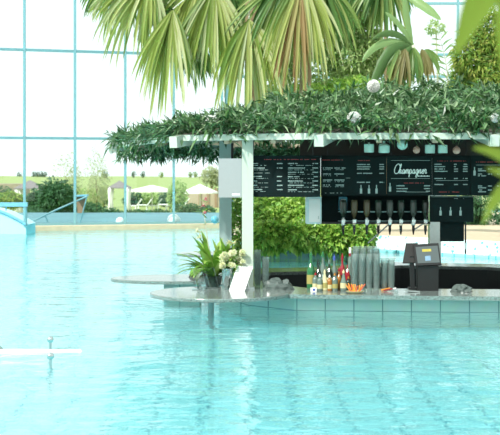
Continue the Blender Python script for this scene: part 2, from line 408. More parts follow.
# keep the outer pool beyond the glass line only
mb = MB(); q0 = farL+Vector((0, .3, .02)); q1 = GR+Vector((0, .3, .02))
mb.add([q0, q1, (GR.x, 34.0, .02), (12, 34.0, .02), (30, 41, .02), (-30, 41, .02)], [(0, 1, 2, 3, 4, 5)])
struct(mb.build('outdoor_pool_water', 'water_out', origin=(0, 0, 0)))

def blob_leaves(mb, c, rx, ry, rz, n, l, w, shell=.5, zmin=None, droop=.3):
    c = Vector(c)
    for _ in range(n):
        u = rdir(-.9, 1); k = (rnd(shell**3, 1))**(1/3.)
        lump = 1+.18*math.sin(u.x*7+c.x*3)*math.sin(u.z*6+c.y)+.1*math.sin(u.y*11)
        p = c+Vector((u.x*rx, u.y*ry, u.z*rz))*k*lump
        if zmin is not None and p.z < zmin: continue
        d = (u*.7+rdir()*.9+Vector((0, 0, .1)))
        mb.leaf(p, d, (UP*.6+rdir()*.6-Vector((0, .5, 0))), l*rnd(.7, 1.25), w*rnd(.8, 1.2), droop)
def bush(name, label, cat, base, blobs, n, l, w, mat, group=None, trunk=None, tmat='trunk', tr=.05):
    t = thing(name, base, label, cat, group); mb = MB()
    for (c, rx, ry, rz) in blobs: blob_leaves(mb, c, rx, ry, rz, int(n), l, w)
    mb.build('foliage', mat, t)
    mt = MB()
    for (c, rx, ry, rz) in blobs:
        m1 = (Vector(base)+Vector(c))/2+Vector((rnd(-.1, .1)*rx, 0, 0))
        mt.tube([Vector(base)+Vector((rnd(-.03, .03), rnd(-.03, .03), -.02)), m1, Vector(c)], tr, 6, tr*.4)
    mt.build('trunk', tmat, t)
    return t
def far_z(d):
    for i in range(len(rows)-1):
        if rows[i][0] <= d <= rows[i+1][0]:
            t = (d-rows[i][0])/(rows[i+1][0]-rows[i][0]); return rows[i][1]+t*(rows[i+1][1]-rows[i][1])
    return -1
def far_bush(label, px, py, wpx, hpx, d, mat, name='bush', cat='bush', n=900, leaf=4.0, group='shrubs and trees outside the glass wall', aspect=.6):
    s = d/F; z0 = far_z(d)-.03; top = Z(py, d); c = P(px, py+hpx/2, d); zc = c.z
    return bush(name, label, cat, (c.x, d, z0), [((c.x, d, zc), wpx/2*s, wpx/2*s, hpx/2*s)]+[((c.x+rnd(-.3, .3)*wpx*s, d+rnd(-.2, .2), zc-hpx*.12*s), wpx/3.2*s, wpx/3*s, hpx/2.6*s)], n, leaf*s, leaf*s*aspect, mat, group, tr=.9*s)
far_bush('large dark green bush left of the slanted handrail', 57, 179, 36, 34, 55, 'farbush', n=1400)
far_bush('dark green bush in front of the left grey-roofed gazebo', 38, 190, 20, 24, 62, 'farbush', n=800)
far_bush('pale feathery tree standing behind the slanted handrail', 66, 152, 26, 48, 78, 'willow', 'willow_tree', 'tree', n=420, leaf=3.2, aspect=.3)
far_bush('tall pale willow-like tree between the handrail and the gazebo', 96, 148, 26, 62, 74, 'willow', 'willow_tree', 'tree', n=650, leaf=3.2, aspect=.3)
far_bush('low yellow-green bush at far left below the brown bank', 10, 192, 28, 14, 66, 'yellowgreen', n=600)
for i, (px, w_, h_, y_) in enumerate([(92, 22, 13, 203), (112, 24, 10, 209), (135, 26, 9, 210), (158, 28, 9, 210), (186, 30, 14, 203), (206, 22, 12, 206), (66, 24, 14, 203), (40, 30, 14, 206)]):
    far_bush(['low hedge shrub right of the brown timber tower', 'low hedge shrub in front of the draped gazebo', 'low hedge shrub below the long white parasol', 'low hedge shrub in front of the white loungers', 'bushy hedge shrub behind the larger globe lamp', 'low hedge shrub just left of the bar plants', 'low hedge shrub under the large dark bush', 'low hedge shrub beside the blue footbridge'][i], px, y_, w_, h_, 50+i, 'farbush', 'hedge_shrub', 'shrub', n=500, leaf=3)
far_bush('yellow-green bush between the two white parasols', 178, 181, 18, 24, 82, 'light', n=600, leaf=3)
far_bush('round pale tree on the slope above the right parasol', 211, 167, 20, 18, 150, 'willow', 'round_tree', 'tree', n=500, leaf=3)
for i, px in enumerate([20, 34, 38, 41, 45, 104, 106, 134, 143, 161, 190, 195]):
    far_bush('small tree clump on the far hill crest at left of the picture' if px < 60 else 'small tree clump on the far hill crest between gazebo and bar', px, 171.5, 4, 5.5, 262, 'farbush' if px < 150 else 'yellowgreen', 'distant_tree', 'tree', n=60, leaf=1.4, group='tree clumps on the left crest' if px < 60 else 'tree clumps on the middle crest')
for i, (px, y_, w_, h_, mt, d_) in enumerate([(70, 184, 26, 22, 'farbush', 92), (88, 188, 20, 18, 'light', 90), (104, 186, 18, 20, 'yellowgreen', 96), (134, 192, 20, 14, 'farbush', 99), (150, 193, 22, 12, 'light', 101), (168, 192, 20, 14, 'farbush', 98), (224, 186, 20, 24, 'farbush', 99), (2, 186, 26, 18, 'farbush', 95), (143, 197, 22, 12, 'farbush', 103), (164, 197, 24, 12, 'light', 105), (186, 197, 16, 14, 'farbush', 104)]):
    far_bush(['dark bush behind the pale feathery tree', 'light green bush behind the brown timber tower', 'yellow-green bush just left of the draped gazebo', 'dark bush between the gazebo and first lounger', 'light green bush behind the white loungers', 'dark bush behind the right loungers', 'dark bush at right end of the timber fence', 'dark bush at far left above the footbridge', 'dark low bush seen under the left half of the long parasol', 'light low bush seen under the right half of the long parasol', 'dark low bush left of the timber fence'][i], px, y_, w_, h_, d_, mt, n=500, leaf=2.6)
# brown bank
t = MB(); t.prism([(X(-30, 100), 100), (X(26, 100), 100), (X(30, 106), 106), (X(-30, 106), 106)], -1.4, Z(184, 100)); o = t.build('retaining_bank', 'bank'); setp(o, 'brown earth bank rising behind the gazebo at far left', 'bank')
def gazebo(label, px, d, apex, eave, base, hw, drapes):
    s = d/F; c = P(px, base, d); z0 = far_z(d); t = thing('gazebo', (c.x, d, z0), label, 'gazebo', 'garden gazebos')
    ze = Z(eave, d); za = Z(apex, d); w_ = hw*s
    m = MB(); vs = [(c.x-w_, d-w_, ze), (c.x+w_, d-w_, ze), (c.x+w_, d+w_, ze), (c.x-w_, d+w_, ze)]
    vs2 = [(c.x-w_, d-w_, ze-.06), (c.x+w_, d-w_, ze-.06), (c.x+w_, d+w_, ze-.06), (c.x-w_, d+w_, ze-.06)]
    m.add(vs+vs2+[(c.x, d, za)], [(0, 1, 8), (1, 2, 8), (2, 3, 8), (3, 0, 8), (4, 5, 1, 0), (5, 6, 2, 1), (6, 7, 3, 2), (7, 4, 0, 3), (7, 6, 5, 4)])
    m.build('roof', 'thatch', t)
    for sx in (-1, 1):
        for sy in (-1, 1):
            m = MB(); m.box(c.x+sx*w_*.8-.05, c.x+sx*w_*.8+.05, d+sy*w_*.8-.05, d+sy*w_*.8+.05, z0-.02, ze); m.build('post', 'canvas' if drapes else 'brownwood', t)
            if drapes:
                m = MB(); x0 = c.x+sx*w_*.8
                m.lathe([(.17, 0), (.08, (ze-z0)*.45), (.13, (ze-z0)*.8), (.16, ze-z0)], 10, (x0, d+sy*w_*.8, z0)); m.build('drape', 'canvas', t, smooth=True)
gazebo('grey-roofed gazebo behind the blue footbridge at far left', 30, 84, 180, 188, 208, 14, True)
gazebo('grey-roofed gazebo with tied white drapes right of the willow tree', 119.5, 86, 180.5, 187.5, 210, 11, True)
def parasol(label, px, d, apex, eave, hw):
    s = d/F; z0 = far_z(d); x = X(px, d); t = thing('parasol', (x, d, z0), label, 'parasol', 'white garden parasols')
    m = MB(); ze = Z(eave, d); za = Z(apex, d); n = 8; w_ = hw*s
    vs = [(x+w_*math.cos(2*math.pi*k/n), d+w_*math.sin(2*math.pi*k/n), ze-(.0)) for k in range(n)]
    vsb = [(v[0], v[1], v[2]-.1) for v in vs]
    m.add(vs+vsb+[(x, d, za)], [(k, (k+1) % n, 16) for k in range(n)]+[(8+k, 8+(k+1) % n, (k+1) % n, k) for k in range(n)]); m.build('canopy', 'canvas', t)
    m = MB(); m.tube([(x, d, z0-.02), (x, d, za-.02)], .03, 8); m.build('pole', 'canvas', t)
parasol('long white parasol right of the draped gazebo', 152, 88, 185, 190.5, 24)
parasol('white parasol in front of the timber fence beside the bar', 200, 84, 184, 192, 18)
# fence
d = 96; t = thing('timber_fence', (X(200, d), d, far_z(d)), 'brown timber fence behind the right white parasol', 'fence'); m = MB()
x0, x1 = X(186, d), X(222, d); m.box(x0, x1, d-.03, d+.03, far_z(d)-.05, Z(190, d)); m.build('fence_panel', 'rafter', t)
for px in (200, 208, 216): m = MB(); m.box(X(px, d)-.09, X(px, d)+.09, d-.12, d-.031, far_z(d)-.05, Z(188, d)); m.build('fence_post', 'brownwood', t)
# loungers
def lounger(d, px, label):
    z0 = far_z(d); x = X(px, d); t = thing('sun_lounger', (x, d, z0), label, 'sun lounger', 'white loungers on the lawn')
    m = MB(); m.box(x-.45, x+.25, d-.3, d+.3, z0+.3, z0+.36); m.build('seat', 'white', t)
    m = MB(); m.beam((x+.25, d, z0+.33), (x+.6, d, z0+.8), .6, .06); m.build('backrest', 'white', t)
    for sx in (-.4, .2):
        for sy in (-.25, .25): m = MB(); m.box(x+sx-.03, x+sx+.03, d+sy-.03, d+sy+.03, z0-.01, z0+.3); m.build('leg', 'white', t)
for i, (px, d) in enumerate([(133, 90), (144, 92), (153, 90), (164, 93), (172, 90), (181, 92)]):
    lounger(d, px, ['white sun lounger nearest the draped gazebo', 'second white sun lounger from the draped gazebo', 'white sun lounger under middle of the long parasol', 'fourth white sun lounger from the draped gazebo', 'white sun lounger just left of the third glass mullion', 'white sun lounger under the right parasol'][i])
# timber tower and slanted rail outside
d = 40.5; t = thing('timber_tower', (X(82, d), d, 0), 'brown tapering timber box at upper end of the slanted handrail', 'tower')
m = MB(); zt = Z(196.5, d); zb = -.1
m.add([(X(78, d), d, zb), (X(81, d), d, zb), (X(86, d), d, zt), (X(76, d), d, zt), (X(78, d), d+.4, zb), (X(81, d), d+.4, zb), (X(86, d), d+.4, zt), (X(76, d), d+.4, zt)], [(0, 1, 2, 3), (7, 6, 5, 4), (1, 5, 6, 2), (0, 3, 7, 4), (3, 2, 6, 7), (0, 4, 5, 1)]); m.build('body', 'brownwood', t)
m = MB(); m.beam((X(75, d), d-.02, zt+.02), (X(88, d), d-.02, zt+.04), .5, .05); m.build('top_board', 'bluerail', t)
d = 33; t = thing('handrail', (X(55, d), d, -.1), 'pale blue slanted handrail rising to the right outside the glass', 'handrail'); m = MB()
m.tube([P(27, 224, d), P(56, 210, d), P(87, 196.5, d)], .022, 8); m.build('rail', 'frame', t)
for a_, b2 in (((45, 215), (48, 222)), ((87, 196.5), (80, 223))): m = MB(); m.tube([P(*a_, d), P(*b2, d), P(b2[0], 227, d)], .016, 8); m.build('rail_post', 'frame', t)
# footbridge at left
d = 27.2; t = thing('footbridge', (X(5, d), d, 0), 'pale blue arched footbridge with blue top rail at far left', 'bridge')
m = MB(); arc = []
for i in range(15):
    a_ = math.radians(90-i*50/14); px = -22+math.cos(a_)*75; py = 288-math.sin(a_)*79+ (0)
    arc.append((px, 208+ (i/14.)**1.9*18))
pts = [(-40+66*i/14., 208+(max(0, (-40+66*i/14.)+18)/44.)**1.7*17) for i in range(15)]
vs = []
for px, py in pts:
    for dy in (0, 1.2):
        vs.append((X(px, d), d+dy, Z(py, d))); vs.append((X(px, d), d+dy, -.02))
fs = []
for i in range(14):
    a0 = 4*i; b0 = a0+4; fs += [(a0, a0+1, b0+1, b0), (a0+2, b0+2, b0+3, a0+3), (a0, b0, b0+2, a0+2)]
m.add(vs, fs); m.build('arched_slab', 'blueslab', t, smooth=False)
m = MB(); m.tube([(X(px, d), d-.02, Z(py, d)+.01) for px, py in pts], .03, 8); m.build('edge_strip', 'bluerail', t)
m = MB(); m.beam((X(-40, d), d, Z(204.5, d)), (X(27.5, d), d, Z(204.5, d)), .09, .09); m.build('top_rail', 'bluerail', t)
for px, yb in ((25.3, 226), (6, 210.8), (-14, 208)): m = MB(); m.tube([(X(px, d), d, Z(204.5, d)), (X(px, d), d, Z(yb, d))], .04 if px > 20 else .015, 8); m.build('rail_post', 'frame' if px > 20 else 'bluerail', t)
# globe lamps
def globe(label, px, py, r, d, mat='globe', base=True):
    c = P(px, py, d); rr = r*d/F; t = thing('globe_lamp', (c.x, c.y, c.z-rr), label, 'lamp', 'round globe lamps')
    m = MB(); m.sphere(c, rr, 20, 12); m.build('globe', mat, t, smooth=True)
    m = MB(); m.lathe([(rr*.35, -rr*1.25), (rr*.35, -rr*.9)], 12, c); m.build('foot', 'steel', t)
globe('white globe lamp on the coping beside the third mullion from left', 120, 221.3, 4.2, 31.0)
globe('larger white globe lamp in front of the mullion nearest the bar', 173.8, 220.5, 6.6, 31.2)
globe('white globe lamp at the foot of the blue footbridge', 20, 227.5, 4.4, 28.2)
globe('small globe lamp with its shadow painted blue-grey beside the pink flower stalk', 214.8, 219.5, 4.0, 27.5, 'globeshade')

# ------------------------------------------------------------- bar island
bar = thing('bar_counter', (1.5, 12.0, 0), 'speckled granite bar counter on pale green tiled wall in the pool', 'bar counter')
m = MB(); ring(m, OUT, INN, .12, .16); m.build('countertop', 'granite', bar)
m = MB(); ring(m, [(OUT[i][0]*1.0+(WALLO[i][0]-OUT[i][0])*-.03, OUT[i][1]+(WALLO[i][1]-OUT[i][1])*-.03) for i in range(len(OUT))], OUT, .121, .157); m.build('edge_band', 'granite2', bar)
m = MB(); ring(m, WALLO, shrink(WALLO, .12), -1.1, .12); m.build('tiled_wall', 'walltile', bar)
PITO = shrink(WALLO, .12)
PIN = [(p[0], p[1]) for p in shrink(INN, -.04)]
PIN = INN
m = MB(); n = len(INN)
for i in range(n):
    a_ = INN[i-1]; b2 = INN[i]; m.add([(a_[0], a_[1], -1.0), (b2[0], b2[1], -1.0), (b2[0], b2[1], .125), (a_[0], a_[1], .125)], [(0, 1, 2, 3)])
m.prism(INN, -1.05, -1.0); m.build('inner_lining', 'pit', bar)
# discs
def disc(label, c, r, z, legpx=None, block=None, sy=1.):
    t = thing('round_counter', (c[0], c[1], 0), label, 'round counter', 'round granite counters in the water')
    m = MB(); m.lathe([(r-.01, z-.035), (r, z-.03), (r, z-.006), (r-.006, z)], 64, (c[0], c[1], 0), sy=sy); tt = m.build('tabletop', 'granite', t)
    m = MB(); m.lathe([(r+.001, z-.034), (r+.003, z-.03), (r+.003, z-.008), (r+.001, z-.004)], 64, (c[0], c[1], 0), sy=sy, cap=False); m.build('edge_band', 'granite2', tt)
    m = MB()
    if legpx is not None: m.lathe([(.028, -1.1), (.028, z-.035)], 14, (legpx[0], legpx[1], 0)); m.build('pedestal', 'greystone', t)
    else: m.box(*block, -1.1, z-.035); m.build('pedestal', 'walltile', t)
disc('large round granite counter at the front left bar corner holding flowers', (X(220, 12.25), 12.25), .655, .168, (X(211, 11.95), 11.95))
disc('round granite counter behind the front one, jutting farthest left', (X(181, 13.95), 13.95), .75, .166, None, (X(164, 13.75), X(200, 13.75), 13.72, 14.1), .62)
disc('small distant round counter edge left of the lily leaves', (X(208, 18.3), 18.3), .44, .16, (X(205, 18.3), 18.3))
# planter bed under the hedge
m = MB(); ring(m, BED, shrink(BED, .12), -1.1, .2); struct(m.build('wall_planter', 'greystone'))
m = MB(); m.prism(shrink(BED, .12), -.2, .12); struct(m.build('floor_planter_soil', 'soil'))
def shrub(label, blobs, base, n, mat='hedge', l=.12, w=.075, name='hedge_shrub', group='leafy shrubs in the planter'):
    return bush(name, label, 'shrub', base, blobs, n, l, w, mat, group, tr=.02)
for i, (px, top, wd) in enumerate([(268, 196, .33), (300, 200, .36), (332, 212, .32), (352, 226, .2)]):
    d = 20.7; x = X(px, d); zt = Z(top, d); c0 = (zt+.12)/2
    shrub(['bright green hedge shrub nearest the cream post', 'bright green hedge shrub at middle of the planter', 'bright green hedge shrub below the white hanging box', 'small yellow-green shrub at the right planter end'][i],
          [((x, d, c0+.06), wd, .45, (zt-.12)/2), ((x+.1, d-.35, .42), wd, .3, .32), ((x, 20.0, .3), wd*.9, .18, .22)], (x, d, .12), 1500)

# ------------------------------------------------------------- canopy roof
EZ = 1.635
EAVE = [(2.25, 12.10), (.665, 12.15), (-.69, 12.80), (-1.62, 16.0), (-1.30, 20.0), (.3, 22.6), (3.2, 22.8), (5.6, 20.5), (6.2, 16.5), (4.8, 13.4)]
AP = Vector((2.0, 17.3, 2.36))
roof = thing('canopy_roof', (AP.x, AP.y, EZ), 'polygonal bar canopy covered with green leaf garlands and cream edge beams', 'canopy roof')
E3 = [Vector((x, y, EZ)) for x, y in EAVE]; ne = len(E3)
TI = [.86, .86, .86, .62, .20, .14, .14, .2, .62, .86]          # how far each roof bay climbs before the open middle
INR = [e.lerp(AP, t_) for e, t_ in zip(E3, TI)]
m = MB(); ins = [e+(AP-e).normalized()*.05 for e in E3]
m.add([e+UP*.03 for e in ins]+[e+UP*.03 for e in INR]+[e-UP*.01 for e in ins]+[e-UP*.04 for e in INR],
      [f for i in range(ne) for j in [(i+1) % ne] for f in ((i, j, ne+j, ne+i), (2*ne+j, 2*ne+i, 3*ne+i, 3*ne+j), (j, i, 2*ne+i, 2*ne+j), (ne+i, ne+j, 3*ne+j, 3*ne+i))])
m.build('roof_deck', 'roofwood', roof)
for i in range(ne):
    m = MB(); m.beam(INR[i-1]-UP*.02, INR[i]-UP*.02, .06, .1); m.build('inner_beam', 'rafter', roof)
for i in range(ne):
    m = MB(); a_, b2 = E3[i-1], E3[i]; m.beam(a_, b2, .05, .06); m.build('edge_beam', 'cream', roof)
for i in range(ne):
    a_ = E3[i]; dd = (AP-a_); dd.normalize(); e0 = a_-Vector((dd.x, dd.y, 0))*.12
    rl = (INR[i]-a_).length; m = MB(); m.beam(e0-UP*.045, a_+dd*min(1.2, rl)-UP*.05, .09, .11); m.build('beam_end', 'cream', roof)
    if rl > 1.3: m = MB(); m.beam(a_+dd*1.2-UP*.06, INR[i]-UP*.06, .08, .1); m.build('rafter', 'rafter', roof)
for i in range(ne):
    for k in (.33, .66):
        a_ = E3[i-1].lerp(E3[i], k); m = MB(); m.beam(a_-UP*.03, INR[i-1].lerp(INR[i], k)-UP*.05, .05, .07); m.build('rafter', 'rafter', roof)
# leaf thatch
def sprig(mb, p, d, n, l, w, up):
    for k in range(n):
        q = p+d*(.03*k)+rdir()*.02; v = d*.8+rdir()*.75
        mb.leaf(q, v, up+rdir()*.5, l*rnd(.65, 1.25), w*rnd(.8, 1.2), rnd(0, .4))
m = MB()
tri = []
for i in range(ne): tri += [(E3[i-1], E3[i], INR[i]), (E3[i-1], INR[i], INR[i-1])]
ar = [((b2-a_).cross(c-a_)).length*.5 for a_, b2, c in tri]
for _ in range(4300):
    a_, b2, c = R.choices(tri, ar)[0]; u, v = R.random(), R.random()
    if u+v > 1: u, v = 1-u, 1-v
    p = a_+(b2-a_)*u+(c-a_)*v; nrm = (b2-a_).cross(c-a_).normalized(); nrm = nrm if nrm.z > 0 else -nrm
    hump = .10+.10*math.sin(p.x*2.3+p.y*1.7)*math.sin(p.y*2.1)
    if p.x < .3: hump *= .45
    p = p+nrm*rnd(.0, hump+.05); d = (rdir(-.2, .5)+Vector((0, -.4, 0))).normalized()
    sprig(m, p, d, 6, .165, .036, nrm)
for i in range(ne):
    a_, b2 = E3[i-1], E3[i]
    if (a_+b2).y/2 > 21.9 or (a_+b2).x/2 > 4: continue
    ln = (b2-a_).length; left = a_.x < .5 and b2.x < .5
    front = max(a_.y, b2.y) < 12.9 and min(a_.x, b2.x) > -.7
    out_ = Vector(((a_+b2).x/2-AP.x, (a_+b2).y/2-AP.y, 0)).normalized()
    nn = int(ln*(95 if front else 46))
    for _ in range(nn):
        p = a_.lerp(b2, R.random())
        if front: p += Vector((0, rnd(-.04, .1), rnd(.07, .18))); d = (rdir(-.1, .5)+out_*.4).normalized()
        else: p += out_*rnd(-.05, .06)+UP*rnd(0, .14); d = (rdir(-.4, .5)+out_*.5).normalized()
        sprig(m, p, d, 5, .12, .027, UP)
o = m.build('leaf_garland', 'canopy', roof); o['kind'] = 'stuff'
# hanging garland strand under the far eave
m = MB(); g0 = P(118, 152, 18.5); g1 = P(250, 156, 17.5)
for _ in range(300):
    t_ = R.random(); p = g0.lerp(g1, t_)+Vector((0, rnd(-.12, .12), rnd(-.05, .06)-.03*math.sin(t_*9))); sprig(m, p, (rdir(-.5, .5)).normalized(), 5, .11, .028, UP)
for _ in range(260):
    t_ = R.random(); p = P(255, 154, 17).lerp(P(300, 152, 15.5), t_)+Vector((0, rnd(-.12, .12), rnd(-.06, .06))); sprig(m, p, rdir(-.8, .3).normalized(), 5, .12, .03, UP)
o = m.build('hanging_garland', 'canopy', roof); o['kind'] = 'stuff'
# white pompom flowers
def pompom(label, px, py, r, d, wide=1.0):
    c = P(px, py, d); rr = r*d/F; m = MB()
    m.sphere(c, rr*.72, 14, 8)
    for _ in range(420):
        u = rdir(); p = c+Vector((u.x*wide, u.y, u.z))*rr*.75; m.leaf(p-u*rr*.5, u+rdir()*.35, rdir(), rr*.75, rr*.5, 0, .3)
    o = m.build('flower_ball', 'petalwhite'); setp(o, label, 'flower', 'white flower balls on the canopy')
pompom('white flower ball near the top of the canopy leaves', 373.5, 86, 7, 14.2)
pompom('white flower ball just above the front edge, left of the lanterns', 354, 117.5, 6.5, 12.1, 1.2)
pompom('wide white flower cluster on the left canopy slope', 211, 121, 6.5, 13.0, 1.7)
pompom('white flower ball at the right edge of the picture on canopy', 495, 118, 5, 12.0)

# posts
def post(label, px, d, w_, mat, base=.166, top=1.6, dep=None):
    x = X(px, d); t = thing('canopy_post', (x, d, base), label, 'post', 'posts carrying the canopy'); dep = dep or w_
    m = MB(); m.box(x-w_/2, x+w_/2, d-dep/2, d+dep/2, base+.02, top); m.build('shaft', mat, t)
    m = MB(); m.box(x-w_*.62, x+w_*.62, d-dep*.62, d+dep*.62, base, base+.02); m.build('base_plate', 'steel', t)
post('cream white post at the front left corner beside the menu card', 247.6, 12.62, .108, 'cream', .168, 1.66)
post('grey-green post behind the lily plant', 225.5, 13.9, .13, 'greypost', .166, 1.72)
post('silver post standing behind the cash register', 434.5, 15.95, .14, 'steel', .16, 2.1)

# ------------------------------------------------------------- hanging menu boards
D = 12.72
def menu(label, px0, px1, y0, y1, d, cols_, name='menu_board', extra=None, th=.03):
    x0, x1 = X(px0, d), X(px1, d); z0, z1 = Z(y1, d), Z(y0, d)
    t = thing(name, ((x0+x1)/2, d, z0), label, 'menu board', 'black menu boards under the canopy')
    m = MB(); m.box(x0, x1, d, d+th, z0, z1); m.build('panel', 'black', t)
    yd = d-.002
    m = MB(); mr = MB(); ok = okr = False
    def rowmarks(mb, a_, b2, y, h, dens=.8):
        x = a_
        while x < b2:
            l_ = rnd(.5, 1.3); e_ = min(b2, x+l_)
            if R.random() < dens: mb.box(X(x, d), X(e_, d), yd-.001, yd+.0015, Z(y+h/2*rnd(.8, 1.1), d), Z(y-h/2*rnd(.8, 1.1), d))
            x = e_+rnd(.12, .3)
    for kind, a_, b2, y in cols_:
        if kind == 'r': rowmarks(mr, a_, b2, y, .7); okr = True
        elif kind == 't': rowmarks(m, a_, b2, y, 1.05, .95); ok = True
        elif kind == 's': rowmarks(m, a_, b2, y, .45, .7); ok = True
        elif kind == 'line': m.box(X(a_, d), X(b2, d), yd-.001, yd+.0015, Z(y+.15, d), Z(y-.15, d)); ok = True
        elif kind == 'bottle':
            m.box(X(a_-1.1, d), X(a_+1.1, d), yd-.001, yd+.0015, Z(y+4.5, d), Z(y-.5, d)); m.box(X(a_-.45, d), X(a_+.45, d), yd-.001, yd+.0015, Z(y-.7, d), Z(y-4, d)); ok = True
    if ok: m.build('chalk_marks', 'chalk', t)
    if okr: mr.build('red_marks', 'redink', t)
    for fx in (.1, .9):
        xx = x0+(x1-x0)*fx; m = MB(); m.tube([(xx, d+.015, z1-.01), (xx, d+.015, z1+.2)], .006, 6); m.build('hanger', 'black2', t)
    return t, d, yd
ca = [('r', 262, 316, 159.5)]
for y in (163.5, 168, 176.5, 181, 185.3, 189.6): ca += [('t', 251, 251+rnd(6, 15), y), ('t', 277, 282.5, y), ('s', 251, 268, y+1.9)]
for y in (163.5, 168, 172.3, 176.7, 181, 185.3, 189.8): ca += [('t', 288, 288+rnd(8, 19), y), ('t', 312.5, 318, y), ('s', 288, 314, y+1.9)]
ca += [('s', 252, 270, 173)]
menu('left black menu board with two price columns beside the steel box', 246, 320.5, 155.5, 197, 12.62, ca)
cb_ = [('r', 322, 344, 160), ('r', 358, 370, 160.5), ('line', 346, 350, 178)]
for y in (168, 174, 180, 185): cb_ += [('t', 323, 323+rnd(6, 11), y), ('t', 334.5, 334.5+rnd(7, 12), y), ('s', 323, 331, y+1.7), ('s', 335, 344, y+1.7)]
for y in (164.5, 166.8, 169, 173.3, 182.3): cb_ += [('t', 357, 357+rnd(10, 16), y), ('t', 379.5, 384, y)]
cb_ += [('bottle', 361, 0, 189), ('bottle', 369, 0, 189), ('bottle', 376.5, 0, 189), ('s', 325, 342, 193)]
menu('black menu board with three small bottle drawings left of the Champagner board', 321, 386.5, 155.5, 195.5, D, cb_)
cc = [('line', 391, 430, 160.5), ('line', 391, 430, 178.5), ('r', 404, 424, 183), ('bottle', 390, 0, 187), ('line', 405, 428, 192)]
for y in (185.8, 188.6, 191.2): cc += [('t', 396.5, 396.5+rnd(5, 15), y), ('t', 424, 430, y)]
tb, dB, yB = menu('black menu board with Champagner written in white script', 387, 432, 155.5, 195.5, D, cc)
cd = [('r', 435, 466, 161), ('line', 436, 468, 180.5), ('r', 438, 460, 192)]
for y in (164.3, 166.6, 169, 171.3, 178.5, 184.5): cd += [('t', 434.5, 434.5+rnd(4, 13), y), ('t', 454, 458, y), ('t', 463, 467.5, y)]
menu('black menu board between the Champagner board and the rightmost board', 432.5, 470, 155.5, 195.5, D, cd)
ce = [('r', 476, 498, 162), ('bottle', 474.5, 0, 171), ('line', 476, 510, 165)]
for y in (169, 174, 186, 190): ce += [('t', 478, 482, y), ('t', 488, 492, y), ('t', 497, 501, y), ('t', 478, 486, y+1.8)]
menu('rightmost black menu board partly hidden by the foreground leaf', 470.5, 512, 155.5, 195.5, D, ce)
# Champagner script
G_ = {
 'C': ([(1.9, 1.9), (1.7, 2.25), (1.2, 2.3), (.6, 1.9), (.25, 1.2), (.25, .5), (.6, .05), (1.2, 0), (1.8, .3)], 1.75),
 'h': ([(0, .3), (.5, 1.3), (.75, 2.1), (.6, 2.3), (.4, 1.9), (.3, 0), (.35, .6), (.65, 1.0), (.85, .8), (.8, .2), (1.0, 0), (1.2, .3)], 1.2),
 'a': ([(.9, .9), (.55, 1.0), (.2, .6), (.2, .15), (.5, 0), (.8, .4), (.9, .9), (.85, .2), (1.0, 0), (1.2, .3)], 1.2),
 'm': ([(0, .3), (.2, .9), (.2, 0), (.25, .6), (.5, 1), (.65, .8), (.65, 0), (.7, .6), (.95, 1), (1.1, .8), (1.1, .15), (1.25, 0), (1.45, .3)], 1.45),
 'p': ([(0, .3), (.25, 1.0), (.15, -.9), (.25, .7), (.55, 1), (.85, .7), (.7, .1), (.35, .05), (.7, 0), (1.1, .3)], 1.1),
 'g': ([(.9, .9), (.55, 1.0), (.2, .6), (.25, .1), (.6, .1), (.9, .9), (.85, -.5), (.55, -.9), (.3, -.7), (.6, -.2), (1.15, .3)], 1.15),
 'n': ([(0, .3), (.2, .9), (.2, 0), (.25, .6), (.55, 1), (.75, .8), (.72, .15), (.9, 0), (1.1, .3)], 1.1),
 'e': ([(0, .3), (.5, .5), (.75, .8), (.5, 1), (.2, .6), (.25, .1), (.6, 0), (.95, .3)], .95),
 'r': ([(0, .3), (.25, 1.1), (.35, .9), (.65, .85), (.55, .2), (.7, 0), (1.0, .3)], 1.0)}
mS = MB(); ux = 34/12.4; uy = 4.1; cx = 0
for ch in 'Champagner':
    pts, adv = G_[ch]; q = [P(393.5+(cx+px+py*.18)*ux, 173.5-py*uy, dB) for px, py in pts]
    # smooth
    sm = []
    for i in range(len(q)-1):
        p0 = q[max(0, i-1)]; p1 = q[i]; p2 = q[i+1]; p3 = q[min(len(q)-1, i+2)]
        for k in range(4):
            t_ = k/4.; sm.append(.5*((2*p1)+(p2-p0)*t_+(2*p0-5*p1+4*p2-p3)*t_*t_+(3*p1-p0-3*p2+p3)*t_**3))
    sm.append(q[-1]); mS.tube([Vector((p.x, yB-.001, p.z)) for p in sm], .0042, 5); cx += adv
mS.build('script_lettering', 'script', tb)
mS = MB()
for k in range(8): mS.box(X(418+k*1.5, dB), X(419+k*1.5, dB), yB-.001, yB+.0015, Z(176.6, dB), Z(175.4+.3*(k % 2), dB))
mS.build('small_lettering', 'script', tb)
# added dark sheet behind lanterns, standing in for shade under the roof
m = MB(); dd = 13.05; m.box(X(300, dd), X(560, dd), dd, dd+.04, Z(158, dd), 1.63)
o = m.build('roof_shade_sheet', plain('painted_roof_shade', (.03, .03, .025), .6)); setp(o, 'added dark sheet standing in for roof shade behind the row of lanterns', 'panel')
# steel box at left
d = 12.75; t = thing('steel_box', (X(232, d), d, Z(197, d)), 'shiny steel box hanging left of the menu boards', 'box')
m = MB(); m.box(X(218.5, d), X(245.5, d), d, d+.22, Z(197.5, d), Z(158.5, d)); m.build('body', 'chrome', t)
m = MB(); m.box(X(232, d), X(240, d), d-.004, d, Z(195.3, d), Z(193.5, d)); m.build('name_plate', 'white', t)
m = MB(); m.box(X(218, d), X(246, d), d-.006, d, Z(198, d), Z(192, d)); m.build('lower_rim', 'greypost', t) if False else None
m = MB(); m.tube([(X(232, d), d+.1, Z(159, d)), (X(232, d), d+.1, 1.63)], .012, 8); m.build('hanger', 'black2', t)
